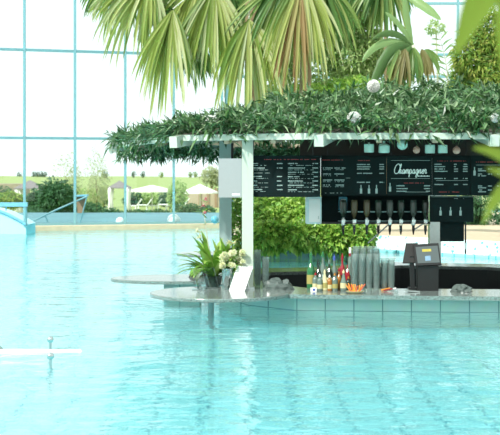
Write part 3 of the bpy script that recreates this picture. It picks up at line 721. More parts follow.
# lanterns
def lantern(label, px, py, r, shape, mat):
    d = 12.55; s = d/F; c = P(px, py, d); t = thing('lantern', (c.x, c.y, c.z), label, 'lantern', 'small lanterns in a row under the canopy'); m = MB()
    if shape == 'drum': m.lathe([(r*.92*s, -r*.85*s), (r*s, -r*.75*s), (r*s, r*.75*s), (r*.92*s, r*.85*s), (r*.5*s, r*.86*s)], 20, c)
    elif shape == 'jar': m.lathe([(r*.85*s, -r*.9*s), (r*s, -r*.7*s), (r*s, r*.3*s), (r*.85*s, r*.55*s), (r*.25*s, r*.8*s), (r*.2*s, r*1.1*s)], 20, c)
    else: m.sphere(c, r*s, 20, 12)
    sh = m.build('shade', mat, t, smooth=(shape == 'ball'))
    m = MB(); m.tube([c+UP*r*.8*s, Vector((c.x, c.y, 1.66))], .003, 6); m.build('cord', 'black2', t)
    m = MB(); m.lathe([(r*.25*s, r*.8*s), (r*.2*s, r*1.15*s)], 10, c); m.build('cap', mat, sh)
for a_ in [('pale green drum lantern, leftmost in the row', 369, 148.2, 5, 'drum', 'pale'), ('pale green jar-shaped lantern with domed top', 384, 147.8, 5.7, 'jar', 'pale'), ('large pale green ball lantern', 402.3, 144.5, 5.5, 'ball', 'pale'), ('dusty pink ball lantern left of the paired drums', 416.5, 150, 3.7, 'ball', 'pinkball'), ('pale green drum lantern, left of the close pair', 430, 149, 5, 'drum', 'pale'), ('pale green drum lantern, right of the close pair', 442.7, 149, 4.8, 'drum', 'pale'), ('dusty pink ball lantern, rightmost in the row', 456.5, 150.3, 3.9, 'ball', 'pinkball')]: lantern(*a_)

# ------------------------------------------------------------- spirit rack
d = 12.95; t = thing('spirit_rack', (X(375, d), d, Z(222, d)), 'black hanging rack with rails and spirit dispensers below the menu boards', 'rack')
m = MB(); m.box(X(322, d), X(430, d), d+.12, d+.15, Z(222.5, d), Z(194, d)); m.build('back_panel', 'black', t)
m = MB(); m.box(X(322, d), X(430, d), d-.02, d+.12, Z(224, d), Z(222, d)); m.build('shelf', 'black2', t)
for y in (211.7, 221): m = MB(); m.tube([P(338, y, d), P(429, y, d)], .006, 8); m.build('rail', 'steel', t)
m = MB(); m.box(X(339, d), X(347, d), d-.02, d+.1, Z(210, d), Z(197, d)); bb = m.build('blue_box', plain('blue_card', (.03, .16, .22), .5), t)
m = MB(); m.box(X(341, d), X(345.5, d), d-.024, d-.02, Z(207.5, d), Z(199, d)); m.build('box_label', 'chalk', bb)
m = MB()
for px in (322.5, 429.5): m.box(X(px, d)-.008, X(px, d)+.008, d+.1, d+.14, Z(196, d), 1.63)
m.build('hanger', 'black2', t)
disp = [(343, 'darkglass'), (354, 'amber'), (366.5, 'amber'), (378, 'darkglass'), (389.5, 'clearb'), (400.5, 'darkglass'), (413, 'clearb'), (425, 'darkglass')]
proto = None
for i, (px, mt) in enumerate(disp):
    x = X(px, d); zb = Z(222.5, d)
    t = thing('bottle_dispenser', (x, d-.03, zb-.1), ['upside-down dark bottle in dispenser under the blue box', 'upside-down brown bottle in dispenser, leftmost of the two brown', 'upside-down brown bottle in dispenser, right of the two brown', 'upside-down dark bottle in dispenser right of the brown pair', 'upside-down clear bottle in dispenser at middle of the rack', 'upside-down dark bottle in dispenser left of the striped strut', 'upside-down clear bottle in dispenser near the right rack end', 'upside-down dark bottle in dispenser at the right rack end'][i], 'bottle', 'upside-down bottles on the rack')
    m = MB(); m.lathe([(.008, .12), (.012, .15), (.034, .20), (.036, .24), (.036, .30), (.03, .325)], 14, (x, d-.03, zb-.1)); m.build('bottle', 'darkglass' if mt == 'darkglass' else plain('smoky_glass', (.05, .065, .055), .15) if mt != 'amber' else plain('brown_glass', (.07, .06, .03), .15), t, smooth=False)
    m = MB(); m.lathe([(.016, .07), (.02, .08), (.02, .13), (.012, .15)], 12, (x, d-.03, zb-.1)); m.build('measure', 'glass' if i % 2 else 'steel', t)
    m = MB(); m.lathe([(.006, -.02), (.009, 0), (.014, .03), (.014, .07)], 10, (x, d-.03, zb-.1)); m.build('spout', 'black2', t)
    m = MB(); m.box(x-.02, x+.02, d-.035, d-.02+.03, zb+.1-.004, zb+.1+.01) if False else m.box(x-.018, x+.018, d-.06, d-.045, zb+.0, zb+.03); m.build('lever', 'steel', t)
# right hanging panel with bottle drawings
menu('small black hanging board with three bottle drawings at right end', 430, 473.5, 196, 222, 12.78, [('bottle', 440.5, 0, 211), ('bottle', 450.5, 0, 211), ('bottle', 460.5, 0, 211), ('s', 454, 464, 198.6), ('line', 431, 473, 196.8)], 'drinks_board')
d = 12.85; t = thing('lower_panel', (X(452, d), d, Z(242, d)), 'dark hanging panel with thin pale-tipped rod below the bottle drawings', 'panel')
m = MB(); m.box(X(440.5, d), X(464, d), d, d+.04, Z(241.5, d), Z(221, d)); m.build('panel', 'black', t)
m = MB(); m.tube([P(465.5, 221, d), P(465.5, 254, d)], .008, 8); m.build('rod', 'black2', t)
m = MB(); m.tube([P(465.5, 243, d-.01), P(465.5, 249, d-.01)], .011, 8); m.build('rod_sleeve', 'steel', t)
# white hanging box
d = 13.0; t = thing('hanging_cabinet', (X(314, d), d, Z(224, d)), 'white and blue cabinet side hanging under the left menu board', 'cabinet')
m = MB(); m.box(X(306.5, d), X(321.5, d), d, d+.3, Z(224, d), Z(197, d)); m.build('body', plain('pale_blue_white', (.62, .80, .82), .4), t)
m = MB(); m.box(X(309, d), X(320, d), d-.006, d, Z(222, d), Z(199, d)); dr = m.build('door', 'white', t)
m = MB(); m.box(X(318, d), X(319, d), d-.02, d-.006, Z(219, d), Z(216, d)); m.build('handle', 'steel', dr)
# struts
for a_, b2, lb in (((368, 243), (388.5, 224.5), 'thin white diagonal strut below the spirit rack'), ((413, 230.5), (425, 222.5), 'short pale diagonal strut near right end of spirit rack')):
    m = MB(); m.tube([P(*a_, 13.6), P(*b2, 13.6)], .008, 8); o = m.build('diagonal_strut', 'white'); setp(o, lb, 'strut')

# ------------------------------------------------------------- things on the counter
CT = .161
def bottle(label, px, base, h, r, body, cap, lab=None, style='wine', capmat=None):
    p = G(px, base, CT); x, y = p.x, p.y; s = p.y/F; h *= s; r *= s
    t = thing('bottle', (x, y, CT), label, 'bottle', 'bottles on the bar counter')
    if style == 'wine': prof = [(r*.9, 0), (r, .01), (r, h*.5), (r*.75, h*.62), (r*.36, h*.72), (r*.3, h*.93), (r*.36, h*.94), (r*.36, h*.965)]
    elif style == 'cone': prof = [(r*.9, 0), (r, .01), (r, h*.42), (r*.6, h*.6), (r*.3, h*.85), (r*.28, h*.9)]
    else: prof = [(r*.9, 0), (r, .008), (r, h*.66), (r*.8, h*.74), (r*.4, h*.8), (r*.38, h*.9)]
    m = MB(); m.lathe(prof, 18, (x, y, CT)); bo = m.build('body', body, t, smooth=False)
    m = MB(); m.lathe([(r*.4, h*.88), (r*.4, h*.97), (r*.2, h), (r*.12, h*1.06)], 12, (x, y, CT)); m.build('cap', cap, t)
    if lab: m = MB(); m.lathe([(r*1.03, h*.14), (r*1.03, h*.4)], 18, (x, y, CT), cap=False); m.build('label', lab, bo)
B = bottle
B('tall green bottle at the left end of the bottle group', 311, 288.6, 35, 4.2, 'greenglass', 'greenglass', 'yellow')
B('small bottle with red cap right of the tall green bottle', 315.5, 290.2, 17, 3.0, 'clearb', 'redglass', 'cream2', 'jar')
B('dark bottle behind the red-capped small one', 318.3, 288.4, 27, 3.4, 'darkglass', 'darkglass', 'chalk')
B('clear tall bottle with pale green top in the back row', 323, 288.2, 35, 3.5, 'clearb', 'greenglass', 'chalk')
B('cream cone-topped bottle with yellow label in front row', 324.7, 290.6, 20, 3.2, 'cream2', 'cream2', 'yellow', 'cone')
B('black bottle between the cream cone bottle and the blue-capped bottle', 329.3, 288.6, 28, 3.4, 'darkglass', 'clearb', 'cream2')
B('clear bottle with blue cap in the back row', 334.3, 288.3, 32, 3.2, 'clearb', 'bluel', 'chalk')
B('small clear bottle with yellow label below the blue cap', 334.8, 290.5, 17, 3.2, 'clearb', 'amber', 'yellow', 'jar')
B('orange-red squat bottle at middle of the group', 339.2, 289.6, 21, 2.8, 'amber', 'redglass', None, 'wine')
B('tall red bottle in the back row', 342.4, 288.2, 33, 3.2, 'redglass', 'redglass', 'darkglass')
B('cream cone-topped bottle right of the orange-red one', 343.6, 290.8, 20, 3.3, 'clearb', 'cream2', 'cream2', 'cone')
B('dark red bottle near right end of the back row', 347.8, 288.3, 27, 3.2, 'redglass', 'darkglass', 'redglass')
B('black bottle at the right end beside the cup stacks', 352.3, 288.3, 26, 3.2, 'darkglass', 'redglass', None)
B('pale-topped bottle just behind the orange straws', 353.3, 289.2, 17, 3.0, 'clearb', 'cream2', 'yellow', 'cone')
B('short amber bottle squeezed between the two small yellow-labelled ones', 329.6, 290.6, 15, 2.6, 'amber', 'white', 'cream2', 'jar')
B('small clear bottle beside the blue and white box', 319.8, 290.8, 16, 2.8, 'clearb', 'white', 'cream2', 'jar')
B('tiny dark bottle in the front row right of the cone bottle', 348.4, 290.8, 14, 2.5, 'darkglass', 'amber', None, 'jar')
# blue-white box
p = G(313.5, 291.5, CT); t = thing('sugar_box', (p.x, p.y, CT), 'small white and blue box at the foot of the green bottle', 'box')
m = MB(); m.box(p.x-.028, p.x+.028, p.y-.02, p.y+.02, CT, CT+.036); m.build('body', 'white', t)
m = MB(); m.box(p.x-.008, p.x+.016, p.y-.021, p.y-.02, CT+.008, CT+.03); m.build('emblem', 'bluel', t)
# straw basket
p = G(355, 293.3, CT); t = thing('straw_dish', (p.x, p.y, CT), 'white oval dish holding orange straws before the cup stacks', 'dish')
m = MB(); m.lathe([(.05, 0), (.062, .004), (.085, .018), (.088, .022), (.082, .022), (.06, .008), (.0005, .006)], 28, (p.x, p.y, CT), sx=1, sy=.6); m.build('dish', 'cream2', t)
for i in range(14):
    a0 = (i-6.5)/6.5; b0 = Vector((p.x+a0*.045+rnd(-.004, .004), p.y+rnd(-.025, .02), CT+.012)); e0 = b0+Vector((a0*.035+rnd(-.03, .03), rnd(-.02, .02), rnd(.06, .085)))
    m = MB(); m.tube([b0, e0], .0048, 8); o = m.build('drinking_straw', 'orange' if i % 4 else plain('red_straw', (.75, .12, .05), .5)); setp(o, 'orange or red straw standing in the white oval dish', 'straw', 'straws in the white oval dish')
# cups
def cup_mesh(r, h):
    m = MB(); m.lathe([(r*.68, 0), (r*.7, .002), (r*.97, h-.006), (r*1.06, h-.004), (r*1.06, h)], 12, (0, 0, 0), cap=False)
    return m
cups = None
def stack(px, base, top, label, r=.036, h=.10, pitch=.021):
    global cups
    p = G(px, base, CT); zt = Z(top, p.y); k = 0; z = CT
    while z+h <= zt+.01:
        if cups is None:
            cups = cup_mesh(r, h).build('plastic_cup', 'cup', origin=(0, 0, 0), smooth=True); o = cups
        else: o = cups.copy(); COL.objects.link(o)
        o.location = (p.x+rnd(-.0015, .0015), p.y, z); o.rotation_euler = (0, 0, 0)
        setp(o, label, 'cup', label.replace('clear plastic cup nested in', 'cups in')); z += pitch; k += 1
names = ['leftmost', 'second', 'third', 'fourth']
for i, px in enumerate((354.5, 361.8, 369.2, 376.4)):
    stack(px, 290.8, 254, 'clear plastic cup nested in the %s front tall stack beside the bottles' % names[i])
for i, px in enumerate((356, 363, 370, 376)):
    stack(px, 289.0, 246.5, 'clear plastic cup nested in the %s rear tall stack beside the bottles' % names[i])
for i, px in enumerate((384, 391.2)):
    stack(px, 290.3, 258, 'clear plastic cup nested in the %s short stack left of the cash register' % ('left' if i == 0 else 'right'))
stack(257.5, 287.6, 249, 'clear plastic cup nested in the tall stack behind the cream post')
stack(265.5, 288.6, 256, 'clear plastic cup nested in the shorter stack right of the cream post')
# crumpled clear plastic heaps
def heap(label, px, base, w_, h_, mat='glass', seed=1):
    p = G(px, base, CT); rr = random.Random(seed); bm = bmesh.new(); bmesh.ops.create_icosphere(bm, subdivisions=3, radius=1)
    s = p.y/F
    for v in bm.verts:
        k = 1+rr.uniform(-.22, .22); v.co = Vector((v.co.x*w_/2*s*k, v.co.y*.09*k, max(0, v.co.z*.98*k)*h_*s))
    me = bpy.data.meshes.new('plastic_bag'); bm.to_mesh(me); bm.free(); me.materials.append(M[mat] if isinstance(mat, str) else mat)
    o = bpy.data.objects.new('plastic_bag', me); COL.objects.link(o); o.location = (p.x, p.y, CT); return setp(o, label, 'bag')
bagm = plain('crumpled_film', (.10, .13, .12), .25, noise=.5, scale=60)
heap('crumpled grey plastic bag on the counter right of the cream post', 278, 289.3, 28, 11, bagm, 2)
heap('crumpled translucent plastic bag right of the cash register', 462, 291.5, 20, 7, bagm, 5)
# red wrappers
for i, (px, py, mt, lb) in enumerate([(388, 291.3, 'redglass', 'red wrapped stick lying below the short cup stacks'), (391.5, 290.6, 'white', 'white wrapped stick lying beside the red one'), (385.5, 290.8, 'orange', 'orange wrapped stick lying left of the red one')]):
    p = G(px, py, CT); m = MB(); m.beam((p.x-.04, p.y, CT+.008), (p.x+.045, p.y+.03, CT+.022), .014, .012); o = m.build('wrapped_stick', mt); setp(o, lb, 'stick', 'wrapped sticks by the cups')
p = G(396, 293, CT); m = MB(); m.lathe([(.018, 0), (.022, .002), (.022, .022), (.019, .025)], 14, (p.x, p.y, CT)); o = m.build('tea_light_glass', 'glass'); setp(o, 'small glass cube at the counter edge left of the register', 'glass')
# cash register: two screens
p = G(424, 290.8, CT); t = thing('cash_register', (p.x, p.y, CT), 'black cash register with tilted colour touch screen on the counter', 'cash register'); y0 = p.y; s = y0/F
m = MB(); m.box(X(418, y0), X(438.5, y0), y0, y0+.16, CT, Z(266, y0)); m.build('base', 'black2', t)
def tilted(name, mat, quad, th, parent, dy=(0, 0, 0, 0)):
    m = MB(); f = [P(a_, b2, y0+e_) for (a_, b2), e_ in zip(quad, dy)]; nn = ((f[1]-f[0]).cross(f[2]-f[0])).normalized()
    if nn.y < 0: nn = -nn
    m.add(f+[q+nn*th for q in f], [(0, 1, 2, 3), (7, 6, 5, 4), (0, 4, 5, 1), (1, 5, 6, 2), (2, 6, 7, 3), (3, 7, 4, 0)]); return m.build(name, mat, parent)
hd = tilted('display_housing', 'black2', [(413.5, 244.5), (438.5, 243), (441.5, 264.5), (416, 265.5)], .03, t, (.05, .05, -.03, -.03))
tilted('display', 'screen', [(415.5, 247), (437.6, 245.6), (439.8, 262.3), (417.8, 263.2)], .004, hd, (.04, .04, -.026, -.026))
scr = tilted('yellow_banner', plain('screen_yellow', (.45, .38, .06), .4), [(422, 249.2), (431, 248.8), (431.3, 251.4), (422.3, 251.8)], .002, t, (.027, .027, .018, .018))
tilted('blue_button', plain('screen_blue', (.18, .30, .42), .4), [(425, 256), (430.4, 255.6), (430.9, 260.4), (425.4, 260.8)], .002, t, (.002, .002, -.02, -.02))
m = MB(); m.box(X(423, y0), X(434, y0), y0+.05, y0+.11, Z(268, y0), Z(256, y0)); m.build('neck', 'black2', t)
p = G(410, 290.0, CT); y0 = p.y; t = thing('customer_display', (p.x, p.y, CT), 'black monitor seen from the back, left of the colour touch screen', 'monitor')
m = MB(); m.box(X(408.5, y0), X(417, y0), y0-.03, y0+.08, CT, Z(287.5, y0)); m.build('base', 'black2', t)
m = MB(); m.beam(P(412.5, 288, y0), P(411.5, 256, y0), .05, .04); m.build('stand', 'black2', t)
tilted('monitor_back', plain('dark_plastic', (.02, .02, .018), .5), [(406, 243.2), (418, 243), (416.2, 262.5), (402.8, 262.8)], .03, t, (.02, .02, -.04, -.04))
p = G(412.5, 292, CT); m = MB(); m.beam((p.x-.07, p.y, CT+.016), (p.x+.07, p.y-.02, CT+.006), .07, .012); o = m.build('card_terminal', 'steel'); setp(o, 'silver flat tray lying in front of the black monitor', 'tray')
# small red item hanging left of cups
p = P(350.2, 249, 13.4); t = thing('tap_handle', (p.x, p.y, CT), 'small white and red capped bottle neck behind the cup stacks', 'bottle'); m = MB(); p2 = G(350.2, 284.5, CT)
m = MB(); x, y = X(350.2, 12.74), 12.74; t.location = (x, y, CT); t['_w'] = (x, y, CT); hh = Z(247.5, y)-CT
m.lathe([(.03, 0), (.032, .01), (.032, hh*.62), (.014, hh*.78), (.012, hh*.9)], 14, (x, y, CT)); m.build('body', 'clearb', t)
m = MB(); m.lathe([(.014, hh*.72), (.014, hh*.86)], 12, (x, y, CT)); m.build('neck_band', 'redglass', t)
m = MB(); m.lathe([(.013, hh*.86), (.013, hh)], 12, (x, y, CT)); m.build('cap', 'white', t)

# ------------------------------------------------------------- round counter things
TZ = .169
# white menu card leaning at post
t = thing('menu_card', (X(240, 12.4), 12.4, TZ), 'white tilted menu card leaning against the cream post', 'menu card'); y0 = 12.42
m = MB(); f = [P(229, 289.5, 12.40), P(244.5, 290, 12.34), P(253, 266.5, 12.50), P(237.5, 265.5, 12.54)]; f[0].z = TZ; f[1].z = TZ
m.add(f+[q+Vector((.0, .02, 0)) for q in f], [(0, 1, 2, 3), (7, 6, 5, 4), (0, 4, 5, 1), (1, 5, 6, 2), (2, 6, 7, 3), (3, 7, 4, 0)]); cd_ = m.build('card', 'white', t)
m = MB(); m.box(X(240, 12.43)-.02, X(240, 12.43)+.03, 12.435, 12.44, TZ+.12, TZ+.14); mm = MB()
for k in range(3): c0 = f[0].lerp(f[1], .3).lerp(f[3].lerp(f[2], .3), .5+.06*k); mm.beam(c0-Vector((0, .003, 0)), c0+(f[1]-f[0])*.35-Vector((0, .003, 0)), .002, .004)
mm.build('print_lines', 'pinkball', cd_)
m = MB(); m.beam(f[2].lerp(f[3], .5)+Vector((0, .03, -.03)), Vector((f[2].x-.04, 12.62-.08, TZ+.004)), .03, .006); m.build('stand_leg', 'white', t)
# acrylic holders
for i, (px, base, lb) in enumerate([(199, 289.5, 'clear acrylic menu holder, left of the pair on the front round counter'), (211, 288.0, 'clear acrylic menu holder in front of the lily leaves')]):
    p = G(px, base, TZ); t = thing('menu_holder', (p.x, p.y, TZ), lb, 'menu holder', 'clear acrylic menu holders')
    m = MB(); m.beam((p.x, p.y-.06, TZ+.006), (p.x, p.y+.08, TZ+.006), .13, .006); m.build('base', 'glass', t)
    m = MB(); m.beam((p.x+.03, p.y, TZ+.008), (p.x-.02, p.y+.05, TZ+.20), .12, .006); m.build('upright', 'glass', t)
# dark cards on 2nd disc
for i, (px, base, lb) in enumerate([(193, 277.3, 'dark folded menu card with white edge on the second round counter, left one'), (203.5, 277.6, 'dark folded menu card beside the lily pot, right one')]):
    p = G(px, base, .167); t = thing('folded_menu', (p.x, p.y, .167), lb, 'menu card', 'dark folded menu cards'); s = p.y/F
    for k, (mt, nm, dy) in enumerate((('black2', 'dark_face', 0), ('white', 'pale_edge', .02))):
        m = MB(); off = .055*k; f = [Vector((p.x-.05+off, p.y+dy, .167)), Vector((p.x+.03+off*.6, p.y+dy, .167)), Vector((p.x+.10+off*.3, p.y+.02+dy, .167+.15)), Vector((p.x+.06+off*.3, p.y+.02+dy, .167+.15))]
        m.add(f+[q+Vector((0, .012, 0)) for q in f], [(0, 1, 2, 3), (7, 6, 5, 4), (0, 4, 5, 1), (1, 5, 6, 2), (2, 6, 7, 3), (3, 7, 4, 0)]); m.build(nm, mt, t)
# vase with cream flowers
p = G(227.5, 289, TZ); t = thing('flower_vase', (p.x, p.y, TZ), 'clear glass vase with dark stems and cream blossoms beside the menu card', 'vase')
m = MB(); m.lathe([(.048, 0), (.052, .004), (.058, .2), (.056, .2), (.048, .01), (.0005, .008)], 24, (p.x, p.y, TZ)); m.build('vase', 'glass', t, smooth=False)
m = MB()
for k in range(9): a_ = rnd(0, 6.28); m.tube([(p.x+.025*math.cos(a_), p.y+.02*math.sin(a_), TZ+.012), (p.x+.03*math.cos(a_+1), p.y+.03*math.sin(a_+1), TZ+.2), (p.x+.05+.10*math.cos(a_), p.y+.05*math.sin(a_), TZ+.27)], .005, 6)
m.build('stems', 'farbush', t)
m = MB()
for k in range(24):
    c = P(rnd(222, 243), rnd(251, 267), p.y-.05+rnd(-.05, .08))
    for _ in range(60): u = rdir(-.5, 1); m.leaf(c+u*.008, u, rdir(), .028, .02, 0)
m.build('blossoms', 'petal', t)
m = MB()
for k in range(60): c = P(rnd(221, 244), rnd(256, 269), p.y+rnd(-.04, .1)); m.blade(c, rdir(-.5, .6), UP, .08, .022, .5, 4)
m.build('leaves', 'lily', t)
# lily
d = 12.95; x = X(213, d); t = thing('potted_lily', (x, d, TZ), 'leafy potted plant with long arching green leaves left of the posts', 'potted plant')
m = MB(); m.lathe([(.06, 0), (.075, .01), (.09, .10), (.095, .105), (.085, .105), (.001, .09)], 24, (x, d, .161)); m.build('pot', 'pot', t)
m = MB()
for k in range(64):
    a_ = rnd(0, 2*math.pi); el = rnd(.35, 1.35); dr = Vector((math.cos(a_)*math.cos(el), math.sin(a_)*math.cos(el)*.7, math.sin(el)))
    m.blade(Vector((x+rnd(-.03, .03), d+rnd(-.03, .03), .25)), dr, UP, rnd(.28, .50), rnd(.06, .09), rnd(.7, 2.3), 8, .2)
for k in range(26):
    m.blade(Vector((x+rnd(0, .22), d+.05+rnd(-.03, .03), .30)), Vector((rnd(-.5, .5), rnd(-.4, .2), 1)), UP, rnd(.22, .42), rnd(.04, .06), rnd(.3, 1.2), 8, .25)
m.build('leaves', 'lily', t)
m = MB(); m.tube([(x, d, .26), P(207, 235, d), P(203.5, 210, d)], .007, 6, .004); m.build('flower_stalk', 'palestem', t)
m = MB()
for c in (P(203, 206.5, d), P(206, 200, d), P(205, 214, d)):
    for _ in range(14): m.leaf(c, rdir(-.3, 1), UP, .035, .018, 0)
m.build('pink_flowers', 'petalpink', t)
m = MB()
for k in range(14): c = P(rnd(201, 208), rnd(198, 226), d); m.blade(c, rdir(-.2, .8), UP, .09, .022, .8, 4)
m.build('stalk_leaves', 'lily', t)
# yellow flowers
m = MB()
for c in (P(197, 232, d), P(200, 238, d), P(237, 231, d), P(233, 244, d), P(229, 243, d)):
    for _ in range(16): m.leaf(c, rdir(-.3, 1), UP, .05, .02, 0)
m.build('yellow_flowers', 'petal', t)
# right-hand leafy plant behind posts
bush('leafy_plant', 'green leafy plant behind the two posts under the steel box', 'plant', (X(236, 15.0)+.0, 14.4, .161), [((X(236, 14.4), 14.4, .62), .12, .12, .42)], 700, .09, .035, 'lily', None, tr=.01)

# ------------------------------------------------------------- chrome handles and submerged bench in the foreground water
for i, (px, py, lb) in enumerate([(50.3, 339.5, 'chrome ball knob standing behind the white bar in water'), (50.5, 356.0, 'chrome ball knob standing in front of the white bar in water')]):
    zc = .055; dd = F*(CZ-zc)/(py-HY); c = Vector((X(px, dd), dd, zc)); t = thing('ball_knob', (c.x, c.y, 0), lb, 'knob', 'chrome ball knobs in the water')
    m = MB(); m.sphere(c, .025, 20, 12); m.build('ball', 'chrome', t, smooth=True)
    m = MB(); m.tube([(c.x, c.y, -1.14), (c.x, c.y, zc-.02)], .010, 10); m.build('stem', 'chrome', t)
d = F*CZ/(352-HY); m = MB(); m.tube([(X(-25, d), d, -.005), (X(79, d), d, -.005)], .026, 14); m.sphere((X(79, d), d, -.005), .026, 14, 8); o = m.build('white_bar', 'white', smooth=True); setp(o, 'white round bar lying at the water surface between the chrome knobs', 'bar')
p = G(-3, 351, 0); bm = bmesh.new(); bmesh.ops.create_icosphere(bm, subdivisions=3, radius=.05)
for v in bm.verts: v.co *= 1+R.uniform(-.06, .06); v.co.z *= .9
me = bpy.data.meshes.new('rock'); bm.to_mesh(me); bm.free(); me.materials.append(M['greystone']); o = bpy.data.objects.new('dark_stone', me); COL.objects.link(o); o.location = (p.x, p.y-.03, .005); setp(o, 'dark grey stone knob at left picture edge by the white bar', 'stone')

# ------------------------------------------------------------- palms behind the canopy
def fan(mb, hub, dirs, l, w, droop, spread_deg, n, facing, seg=8):
    """costapalmate leaf: leaflets radiate from hub around main direction `dirs`, in the plane spanned with `facing` cross"""
    dirs = dirs.normalized(); side = dirs.cross(facing).normalized()
    for k in range(n):
        f = (k/(n-1)-.5)*2; a_ = math.radians(spread_deg)*f
        d = dirs*math.cos(a_)+side*math.sin(a_)+facing*rnd(-.22, .22)+side*rnd(-.06, .06)
        mb.blade(hub+d*.03, d, facing+rdir()*.15, l*(1-.25*abs(f))*rnd(.72, 1.1), w*rnd(.7, 1.05), droop*rnd(.9, 1.8), seg, .6, .27, 3.0)
FC = Vector((0, -1, .15))
def palm(name, label, px, d, trunk, fans, tr=.16):
    base = Vector((X(px, d), d, .248)); t = thing(name, base, label, 'palm', 'fan palms behind the bar canopy')
    m = MB(); pts = [P(a_, b2, d) for a_, b2 in trunk]; pts[0] = base
    m.tube(pts, tr, 14, tr*.9); m.build('trunk', 'trunk', t, smooth=True)
    crown = pts[-1]
    for (hx, hy, dx, dy, l, spread, n, droop, mat, dz) in fans:
        hub = P(hx, hy, d+dz); s = d/F
        m = MB(); mid = crown.lerp(hub, .5)+UP*.12; m.tube([crown, mid, hub], .022, 6, .015); pe = m.build('petiole', 'palestem', t)
        m = MB(); fan(m, hub, Vector((dx, rnd(-.35, .1), -dy)), 1.16*l*s, 4.2*s, droop, spread, int(n*1.7), FC); fr = m.build('fan_leaf', mat, pe)
    return t
palm('fan_palm', 'tall fan palm with bright drooping leaves in front of the glass wall', 253, 26.0, [(253, 225), (252, 120), (253, 40), (252, -45)], [
    (150, -22, -.6, .8, 78, 62, 30, 1.0, 'fan', -.3), (172, -18, -.25, 1, 74, 60, 30, .9, 'fandark', .2), (128, -20, -.5, .8, 58, 50, 24, 1.1, 'fan', .1),
    (173, 9, -.12, 1, 92, 30, 24, .7, 'fan', -.6), (200, -20, 0, 1, 72, 60, 28, .9, 'fan', 0), (214, -16, .0, 1, 92, 40, 28, .6, 'fan', -.5), (226, -22, .3, 1, 80, 50, 24, .7, 'fandark', .3),
    (193, 32, .15, 1, 52, 26, 16, .5, 'fandark', .5), (249, 19, .05, 1, 100, 42, 30, 1.0, 'fan', -.9), (265, -15, .3, 1, 70, 60, 26, .8, 'fandark', .4), (185, -30, -.2, 1, 66, 60, 26, .7, 'fandark', .8), (228, -34, .1, 1, 74, 60, 26, .7, 'fandark', .9), (262, -30, .1, 1, 80, 60, 26, .7, 'fandark', .9), (110, -24, -.5, .8, 44, 40, 18, 1.1, 'fandark', .3), (238, -10, -.2, 1, 84, 45, 24, .7, 'fan', .5)], .17)
palm('fan_palm', 'fan palm with the widest leaf and brown centre at top middle', 305, 25.0, [(305, 225), (304, 120), (306, 60), (308, -30)], [
    (302, -24, -.02, 1, 100, 38, 38, .75, 'fan', -.5), (300, -12, -.1, 1, 104, 12, 12, .3, 'fanbrown', -.55), (285, -18, -.4, 1, 86, 45, 24, .8, 'fandark', .4), (322, -20, .35, 1, 76, 34, 22, .8, 'fandark', .3)], .12)
palm('fan_palm', 'fan palm with dark leaf tips hanging in at top right of centre', 388, 27.5, [(388, 225), (388, 120), (386, 60), (386, -40)], [
    (384, -28, .0, 1, 62, 55, 30, .7, 'fandark', 0), (360, -30, -.4, 1, 58, 45, 22, .8, 'fandark', .3)], .05)
# thin dangling stalk
# light leafy shrubs/trees behind
def tree(label, px, d, blobs, n, mat, l=5.2, w=2.6, name='leafy_tree', cat='tree', tr=.045):
    s = d/F; base = (X(px, d), d, .248)
    return bush(name, label, cat, base, [(tuple(P(a_, b2, d)), rx*s, rx*s*.8, ry*s) for a_, b2, rx, ry in blobs], n, l*s, w*s, mat, 'leafy trees behind the bar canopy', tr=tr, tmat='palestem')
tree('light airy tree between the two fan palms', 275, 28.5, [(272, 85, 22, 18), (283, 68, 14, 12), (262, 62, 10, 14), (285, 40, 16, 20)], 800, 'light')
tree('dense pale green tree right of the widest fan leaf', 338, 28.5, [(335, 85, 30, 22), (350, 60, 24, 20), (325, 45, 20, 22), (345, 25, 18, 20), (365, 12, 18, 14), (365, 42, 18, 18)], 1500, 'light')
tree('light green tree behind the banana plant', 382, 29, [(380, 82, 24, 22), (372, 55, 18, 20), (398, 60, 16, 16)], 1100, 'light')
tree('darker green bush behind the canopy top left of the flower ball', 325, 27.5, [(318, 98, 40, 14), (352, 92, 30, 14), (285, 104, 24, 10)], 1300, 'hedge', 6, 3)
tree('tall yellow-green tree at the right side', 478, 26.5, [(482, 75, 26, 34), (470, 55, 16, 26), (492, 35, 18, 24), (462, 95, 18, 16), (497, 70, 16, 40)], 1500, 'yellowgreen', 7.5, 2.0)
tree('dark green shrub at the right below the canopy', 490, 26, [(490, 205, 30, 24), (468, 212, 14, 14)], 800, 'farbush', 6, 2.5, 'leafy_shrub', 'shrub')
tree('loose small-leaved shrub between banana plant and yellow tree', 440, 29.5, [(436, 27, 9, 6), (446, 100, 16, 10)], 170, 'light', 4, 2)
# pinnate fronds (areca-like) in the gap
d = 28; t = thing('feather_palm', (X(446, d), d, .248), 'small feathery palm with thin stems in the sky gap at right', 'palm'); m = MB()
ms = MB()
for a_, b2, cc_ in (((446, 110), (452, 70), (438, 34)), ((446, 110), (440, 85), (428, 92)), ((448, 112), (456, 88), (466, 90)), ((445, 110), (430, 88), (420, 100)), ((448, 112), (440, 78), (462, 74))):
    q = [P(*a_, d), P(*b2, d), P(*cc_, d)]; pts = [q[0]*(1-u)**2+q[1]*2*u*(1-u)+q[2]*u*u for u in [i/12. for i in range(13)]]
    ms.tube(pts, .018, 6, .006)
    for i in range(4, 13):
        tg = (pts[i]-pts[i-1]).normalized(); sd_ = tg.cross(Vector((0, -1, .2))).normalized()
        for sg in (-1, 1):
            for _ in range(2): m.blade(pts[i], tg*.7+sd_*sg+rdir()*.15, FC, rnd(.2, .32), .025, .8, 5)
ms.tube([Vector((X(446, d), d, .25)), P(446, 112, d)], .03, 8); m.build('leaflets', 'pinnate', t); ms.build('stems', 'palestem', t)
